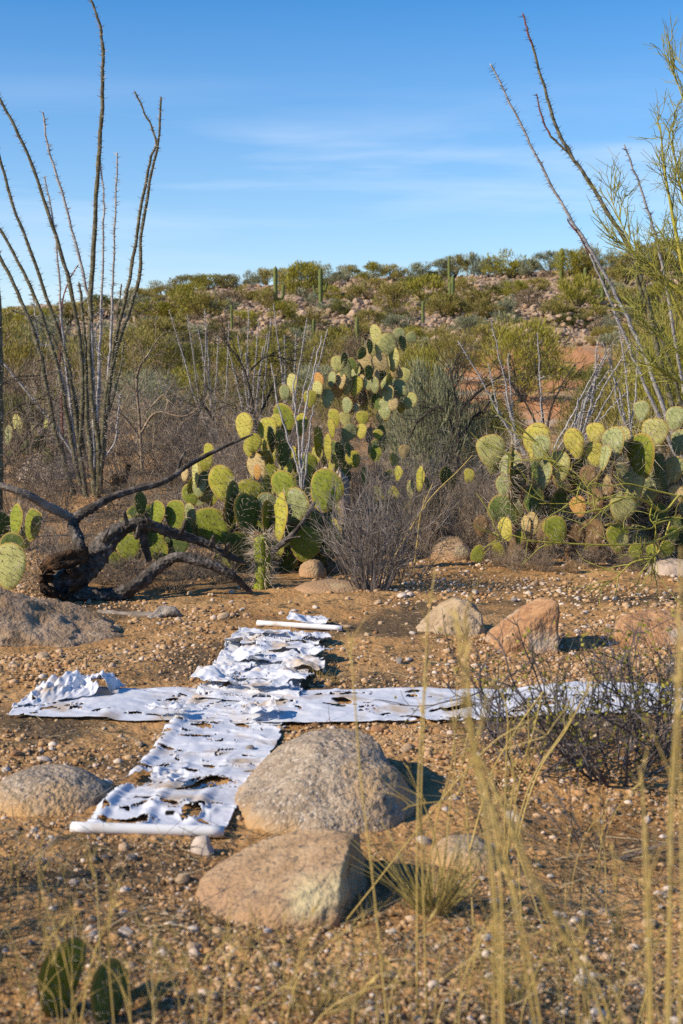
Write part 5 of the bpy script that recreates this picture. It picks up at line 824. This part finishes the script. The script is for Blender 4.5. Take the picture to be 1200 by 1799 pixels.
for a in [(30, 1328, 28, 2), (76, 1158, 30, 1), (205, 1106, 20, 1), (490, 1285, 22, 1), (320, 1548, 36, 1), (282, 1300, 26, 1), (60, 1462, 20, 0), (218, 1492, 28, 1), (222, 1642, 26, 0), (232, 1510, 26, 3), (90, 1475, 16, 0), (340, 1668, 28, 1), (1020, 1730, 34, 0), (1025, 1712, 24, 0), (1062, 1608, 34, 1), (1140, 1628, 32, 1), (855, 1652, 26, 0), (860, 1722, 24, 0), (950, 1742, 30, 1), (705, 1420, 30, 0), (715, 1320, 26, 1), (735, 1310, 22, 2), (662, 1285, 26, 2), (1045, 1782, 24, 0), (1015, 1112, 18, 0), (392, 1087, 26, 1), (610, 1105, 20, 1), (640, 1722, 22, 1), (545, 1700, 24, 1), (470, 1640, 22, 0), (690, 1640, 20, 0), (900, 1585, 24, 1), (430, 1372, 14, 3), (352, 1370, 14, 0), (440, 1322, 24, 3), (420, 1440, 14, 1), (245, 1310, 22, 1), (345, 1213, 24, 1), (310, 1440, 16, 1), (385, 1640, 24, 1), (765, 1690, 22, 2)]: stone(*a)
cnt = 0
while cnt < 245:
    px, py = r.uniform(0, 1200), 1040 + 759 * r.uniform(0, 1) ** 1.25; q = G(px, py)
    if on_strip(q[0], q[1]) or (((BL[:, 0] - q[0]) ** 2 + (BL[:, 1] - q[1]) ** 2) < BL[:, 2] ** 2).any(): continue
    stone(px, py, r.uniform(8, 11) + r.exponential(5.0) * (1 if py > 1300 else .4), int(r.choice(4, p=[.44, .34, .13, .09]))); cnt += 1
flush()
def scatter_stuff():
    Vi, Fi = ICO[1]; rs = np.random.default_rng(70); mb = MB(); n = 84000
    Y = np.exp(rs.uniform(math.log(3.0), math.log(17), n)); x = rs.uniform(-.37, .37, n) * Y; dens = fbm(x * 1.1, Y * 1.1, o=3, s=81); keep = rs.random(n) < np.clip(.52 + .95 * dens, .05, 1); x, Y = x[keep], Y[keep]
    ok = ~on_strip(x, Y)
    for bx, by, br in BLOCK: ok &= ((x - bx) ** 2 + (Y - by) ** 2) > (br * .9) ** 2
    x, Y = x[ok], Y[ok]; n = len(x); sz = np.clip(.0058 * np.exp(rs.normal(0, .5, n)) * np.clip(Y / 5, .85, 2.0), .003, .026)
    z = H(x, Y) + .002; ve = Vi * 1.0; base = [HV[k % 5][0] for k in range(5)]
    t = np.clip(rs.normal(.42, .24, n), 0, .78); wh = rs.random(n) < np.where((Y > 8) & (x > .3), .24, np.where(Y < 5.5, .11, .06)); t[wh] = rs.uniform(.86, 1, wh.sum())
    Vr = np.empty((n, len(Vi), 3)); kk = rs.integers(0, 5, n)
    for k in range(5):
        m_ = kk == k; vv = Vi * (1 + .22 * vn(Vi[:, 0] * 1.7 + k * 3, Vi[:, 1] * 1.7, Vi[:, 2] * 1.7, s=k))[:, None]; Vr[m_] = vv[None]
    Vr = Vr * (sz[:, None, None] * rs.uniform(.65, 1.35, (n, 1, 3)) * np.array([1, 1, .72])); a = rs.uniform(0, 6.28, n); c_, s_ = np.cos(a)[:, None], np.sin(a)[:, None]; X_ = Vr[..., 0] * c_ - Vr[..., 1] * s_; Y_ = Vr[..., 0] * s_ + Vr[..., 1] * c_; Vr[..., 0] = X_; Vr[..., 1] = Y_
    Vr = Vr + np.stack([x, Y, z], -1)[:, None]; small = sz < .0045; nv = len(Vi); Fa = (np.arange(n)[:, None, None] * nv + Fi[None]).reshape(-1, 3); mb.add(Vr, Fa, 0, np.repeat(t, nv)); tag(obj('gravel', mb.mesh('gravel', m_gravel, smooth=True)), 'fine gravel and pebbles over the sandy clearing', kind='stuff')
    lb = MB(); n = 9000; Y = np.exp(rs.uniform(math.log(3.0), math.log(13), n)); x = rs.uniform(-.3, .3, n) * Y; ok = ~on_strip(x, Y); ok &= rs.random(n) < np.where(Y < 4.6, 1, .45)
    for bx, by, br in BLOCK: ok &= ((x - bx) ** 2 + (Y - by) ** 2) > (br * .95) ** 2
    x, Y = x[ok], Y[ok]; n = len(x); S = np.stack([x, Y, H(x, Y) + .006], 1); D = np.stack([rs.normal(0, 1, n), rs.normal(0, 1, n), np.abs(rs.normal(0, .14, n))], 1); Pt = grow(rs, S, D, rs.uniform(.03, .16, n) * np.where(rs.random(n) < .1, 2, 1), 4, .12, -.01); Pt[..., 2] = np.maximum(Pt[..., 2], H(Pt[..., 0], Pt[..., 1]) + .003)
    tubes(lb, Pt, taper(rs.uniform(.0009, .0022, n), 4, .5), 3, 0, rs.uniform(0, 1, n)); tag(obj('ground_litter', lb.mesh('ground_litter', m_litter, smooth=False)), 'bits of dry grass and twig strewn over the ground', kind='stuff')
scatter_stuff()

# ================================================================== FOREGROUND GRASS
def stalk_path(pts, Y):
    W = [P(px, py, Y) for px, py in pts]; b = W[0]; z0 = h1(b[0], b[1])
    if b[2] > z0 + .02: d = (W[0] - W[1]); s = (b[2] - z0) / max(.2, -d[2] if d[2] < 0 else .2); e = b + d * min(s, 3); W.insert(0, np.array([e[0], b[1], h1(e[0], b[1]) - .01]))
    return np.array(W)
def straw(label, stems, seed, group='dry straw grasses', m=None, r0=.0026, fuzz=0, name='dry_grass'):
    r = np.random.default_rng(seed); Ws = [stalk_path(p, Y) for p, Y in stems]; base = np.array(Ws[0][0]); root = empty(name, base); tag(root, label, 'grass', group)
    for Wp in Ws:
        mb = MB(); c = catmull(Wp, 10); n = len(c); tubes(mb, c[None], np.linspace(r0, r0 * .55, n)[None], k=5)
        kn = c[int(n * .45)]; D = nrm(r.normal(0, .25, (3, 3)) + nrm(c[-1] - c[0])); bl_ = grow(r, c[r.integers(n // 4, n - 2, 3)], D, r.uniform(.06, .16, 3), 6, .12, -.05); tubes(mb, bl_, taper(np.full(3, r0 * .7), 6, .2), 3)
        if fuzz: i = r.integers(int(n * .6), n, fuzz); blades(mb, c[i] + r.normal(0, .003, (fuzz, 3)), nrm(c[-1] - c[int(n * .6)]) + r.normal(0, .28, (fuzz, 3)), r.uniform(.018, .05, fuzz), .0022, r)
        part('stem', mb, m or m_straw, root)
def tuft(label, px, py, nb, h, spread, seed, m, wd=.0018, group='dry straw grasses'):
    r = np.random.default_rng(seed); q = G(px, py); a = r.uniform(0, 6.28, nb); e = np.sqrt(r.uniform(0, 1, nb)); S = np.stack([np.cos(a) * e * .035, np.sin(a) * e * .035, np.full(nb, -.01)], 1); D = np.stack([np.cos(a) * e * spread, np.sin(a) * e * spread, np.ones(nb)], 1); mb = MB(); Pt = grow(r, S, D, h * r.uniform(.35, 1.1, nb), 8, .06, -.035); tubes(mb, Pt, taper(np.full(nb, wd), 8, .25), 3)
    return tag(obj('grass_tuft', mb.mesh('grass_tuft', m, smooth=False), None, q), label, 'grass', group)
straw('thick blurred bundle of tall straw stems rising over the straw tuft', [([(880, 1799), (872, 1600), (858, 1450), (838, 1340), (818, 1190), (806, 1090)], 2.15), ([(868, 1799), (866, 1590), (850, 1440), (832, 1330), (812, 1200), (800, 1080)], 2.2), ([(885, 1799), (880, 1560), (862, 1430), (836, 1320), (822, 1180), (820, 1080)], 2.3), ([(940, 1799), (905, 1600), (868, 1440), (840, 1330), (815, 1230)], 2.2), ([(950, 1799), (920, 1640), (884, 1480), (850, 1370)], 2.25)], 301, fuzz=10)
straw('long straw stems leaning left from the lower right foreground', [([(1060, 1799), (1010, 1680), (940, 1560), (895, 1450), (860, 1370), (822, 1290)], 2.3), ([(1075, 1799), (1020, 1690), (952, 1570), (905, 1460), (866, 1385)], 2.35), ([(1100, 1799), (1040, 1700), (985, 1610)], 2.2)], 302, fuzz=4)
straw('blurred upright straw stems near the lower right corner', [([(1140, 1799), (1136, 1640), (1133, 1540), (1131, 1420), (1128, 1360)], 2.1), ([(1145, 1799), (1142, 1650), (1138, 1500), (1128, 1380)], 2.2), ([(1176, 1799), (1178, 1600), (1176, 1440), (1186, 1280), (1194, 1080), (1196, 960)], 2.1), ([(1170, 1799), (1176, 1600), (1184, 1400), (1190, 1240)], 2.15), ([(1194, 1799), (1200, 1600), (1198, 1480), (1194, 1300), (1197, 1100)], 2.0), ([(1090, 1799), (1085, 1640), (1078, 1500)], 2.4)], 303, fuzz=6)
straw('thin upright straw stalk standing in front of the pale tan rock', [([(733, 1620), (733, 1480), (737, 1330), (748, 1160), (752, 1090), (765, 1000)], 3.3), ([(745, 1600), (740, 1420), (746, 1240), (752, 1080)], 3.35)], 304, r0=.0026, fuzz=8)
straw('single thin straw stalk in front of the big grey boulder', [([(665, 1640), (650, 1500), (636, 1390), (624, 1240), (618, 1160), (611, 1108)], 3.2)], 305, r0=.0028, fuzz=6)
straw('sharp pale straw stalks leaning right across the twiggy bush', [([(920, 1412), (945, 1350), (985, 1292), (1020, 1235), (1043, 1188)], 4.6), ([(926, 1412), (952, 1345), (990, 1290), (1012, 1252), (1036, 1205)], 4.65), ([(898, 1420), (905, 1370), (930, 1310), (948, 1240), (952, 1216)], 4.5), ([(860, 1370), (890, 1310), (925, 1255), (955, 1215)], 4.4), ([(912, 1380), (928, 1340), (928, 1230)], 4.5), ([(890, 1330), (892, 1260), (880, 1215), (850, 1190)], 4.4)], 306, r0=.0034, fuzz=3)
straw('crossing straw stems behind the blurred bundle', [([(770, 1430), (790, 1360), (800, 1280), (804, 1190)], 4.0), ([(790, 1420), (800, 1330), (795, 1240)], 4.0), ([(850, 1340), (800, 1400), (740, 1412), (715, 1418)], 3.9), ([(860, 1310), (960, 1292), (875, 1320)], 3.9), ([(760, 1460), (735, 1390), (715, 1345)], 4.0), ([(905, 1400), (898, 1300)], 4.0), ([(820, 1430), (812, 1350), (826, 1270)], 3.9)], 307, r0=.0024, fuzz=3)
straw('pale straw stems in front of the blurred corner pads', [([(200, 1799), (192, 1700), (192, 1620), (196, 1560), (208, 1570)], 2.9), ([(215, 1740), (180, 1690), (150, 1650), (142, 1640)], 3.0), ([(135, 1799), (122, 1720), (100, 1640), (84, 1600)], 2.8), ([(160, 1700), (190, 1620), (205, 1570)], 3.0), ([(230, 1799), (225, 1700)], 2.9), ([(170, 1560), (165, 1540), (160, 1510)], 3.3), ([(120, 1799), (160, 1720), (175, 1680)], 2.8)], 308, r0=.0022, fuzz=3)
straw('thin straw stalks standing along the bottom edge of the picture', [([(498, 1760), (499, 1690), (501, 1625)], 3.3), ([(462, 1690), (452, 1640), (440, 1590)], 3.4), ([(430, 1799), (470, 1755), (520, 1720)], 2.8), ([(640, 1799), (605, 1740), (590, 1640)], 2.9), ([(775, 1770), (805, 1720), (838, 1680)], 3.2), ([(560, 1790), (640, 1740), (700, 1735)], 3.0), ([(270, 1799), (268, 1700), (272, 1620)], 2.9), ([(620, 1799), (625, 1760), (660, 1720)], 2.9), ([(360, 1799), (330, 1700), (296, 1610)], 3.0)], 309, r0=.0019, fuzz=2)
tuft('green and straw coloured grass tuft right of the two toned front boulder', 762, 1605, 130, .30, .75, 401, m_strawg, .0020)
tuft('low dry grass tuft beside the lower white strip', 305, 1268, 26, .12, .8, 402, m_straw, .0012); tuft('faint dry grass blades right of the torn upper strip', 585, 1200, 34, .10, .7, 403, m_straw, .0012); tuft('faint dry grass blades near the right of the torn upper strip', 560, 1192, 24, .10, .7, 404, m_straw, .0012)
tuft('dry straw tuft leaning beside the brown brush behind the clearing', 718, 965, 30, .55, .5, 405, m_straw, .0026); tuft('sparse dry grass tuft at the bottom edge in the right foreground', 895, 1760, 40, .24, .6, 406, m_strawg, .0016); tuft('sparse dry grass tuft beside the corner pads', 250, 1765, 40, .2, .9, 407, m_strawg, .0015); tuft('sparse pale grass in the bottom middle foreground', 560, 1780, 46, .2, 1.0, 408, m_straw, .0015)
straw('long pale straw stem leaning over the brown brush in the centre', [([(712, 945), (745, 890), (775, 855), (800, 832), (830, 800)], 10.9), ([(732, 960), (740, 900), (760, 850)], 10.9)], 311, r0=.006)

# a dry bush just outside the left edge, whose shade falls into the lower left corner
mb, tips, r = woody_shrub(231, 40, .62, .9, .005, ((4, .55, .7), (4, .5, .8)), wob=.28, up=.03, root_r=.14)
tag(obj('dry_shrub', mb.mesh('dry_shrub', m_twig, smooth=False), None, (-1.45, 3.75, h1(-1.45, 3.75))), 'dry grey bush standing outside the left edge of the picture', 'shrub')
mb, tips, r = woody_shrub(232, 30, .5, .9, .005, ((4, .55, .7), (4, .5, .8)), wob=.28, up=.03, root_r=.14)
tag(obj('dry_shrub', mb.mesh('dry_shrub', m_twig, smooth=False), None, (-1.15, 2.75, h1(-1.15, 2.75))), 'dry grey bush below the lower left corner of the picture', 'shrub')

r = np.random.default_rng(55)
for i, (px, py, n_, lb) in enumerate([(60, 1795, 8, 'in the lower left corner'), (340, 1795, 8, 'left of the bottom middle'), (480, 1780, 7, 'at the bottom middle'), (660, 1790, 9, 'right of the bottom middle'), (800, 1795, 9, 'below the straw tuft'), (985, 1795, 9, 'left of the lower right corner'), (1120, 1795, 8, 'in the lower right corner'), (1000, 1560, 6, 'on the bare soil at right'), (60, 1600, 6, 'below the low left boulder')]):
    Yb = G(px, py)[1]; st = []
    for k in range(n_):
        a = px + r.uniform(-70, 70); b = py - r.uniform(-10, 60); t = r.normal(0, 60); hh = r.uniform(60, 190); st.append(([(a, b), (a + t * .3, b - hh * .4), (a + t * .7, b - hh * .75), (a + t * 1.3, b - hh)], Yb - r.uniform(.0, .25)))
    straw('thin scattered straw blades ' + lb, st, 700 + i, r0=.0016, fuzz=2)
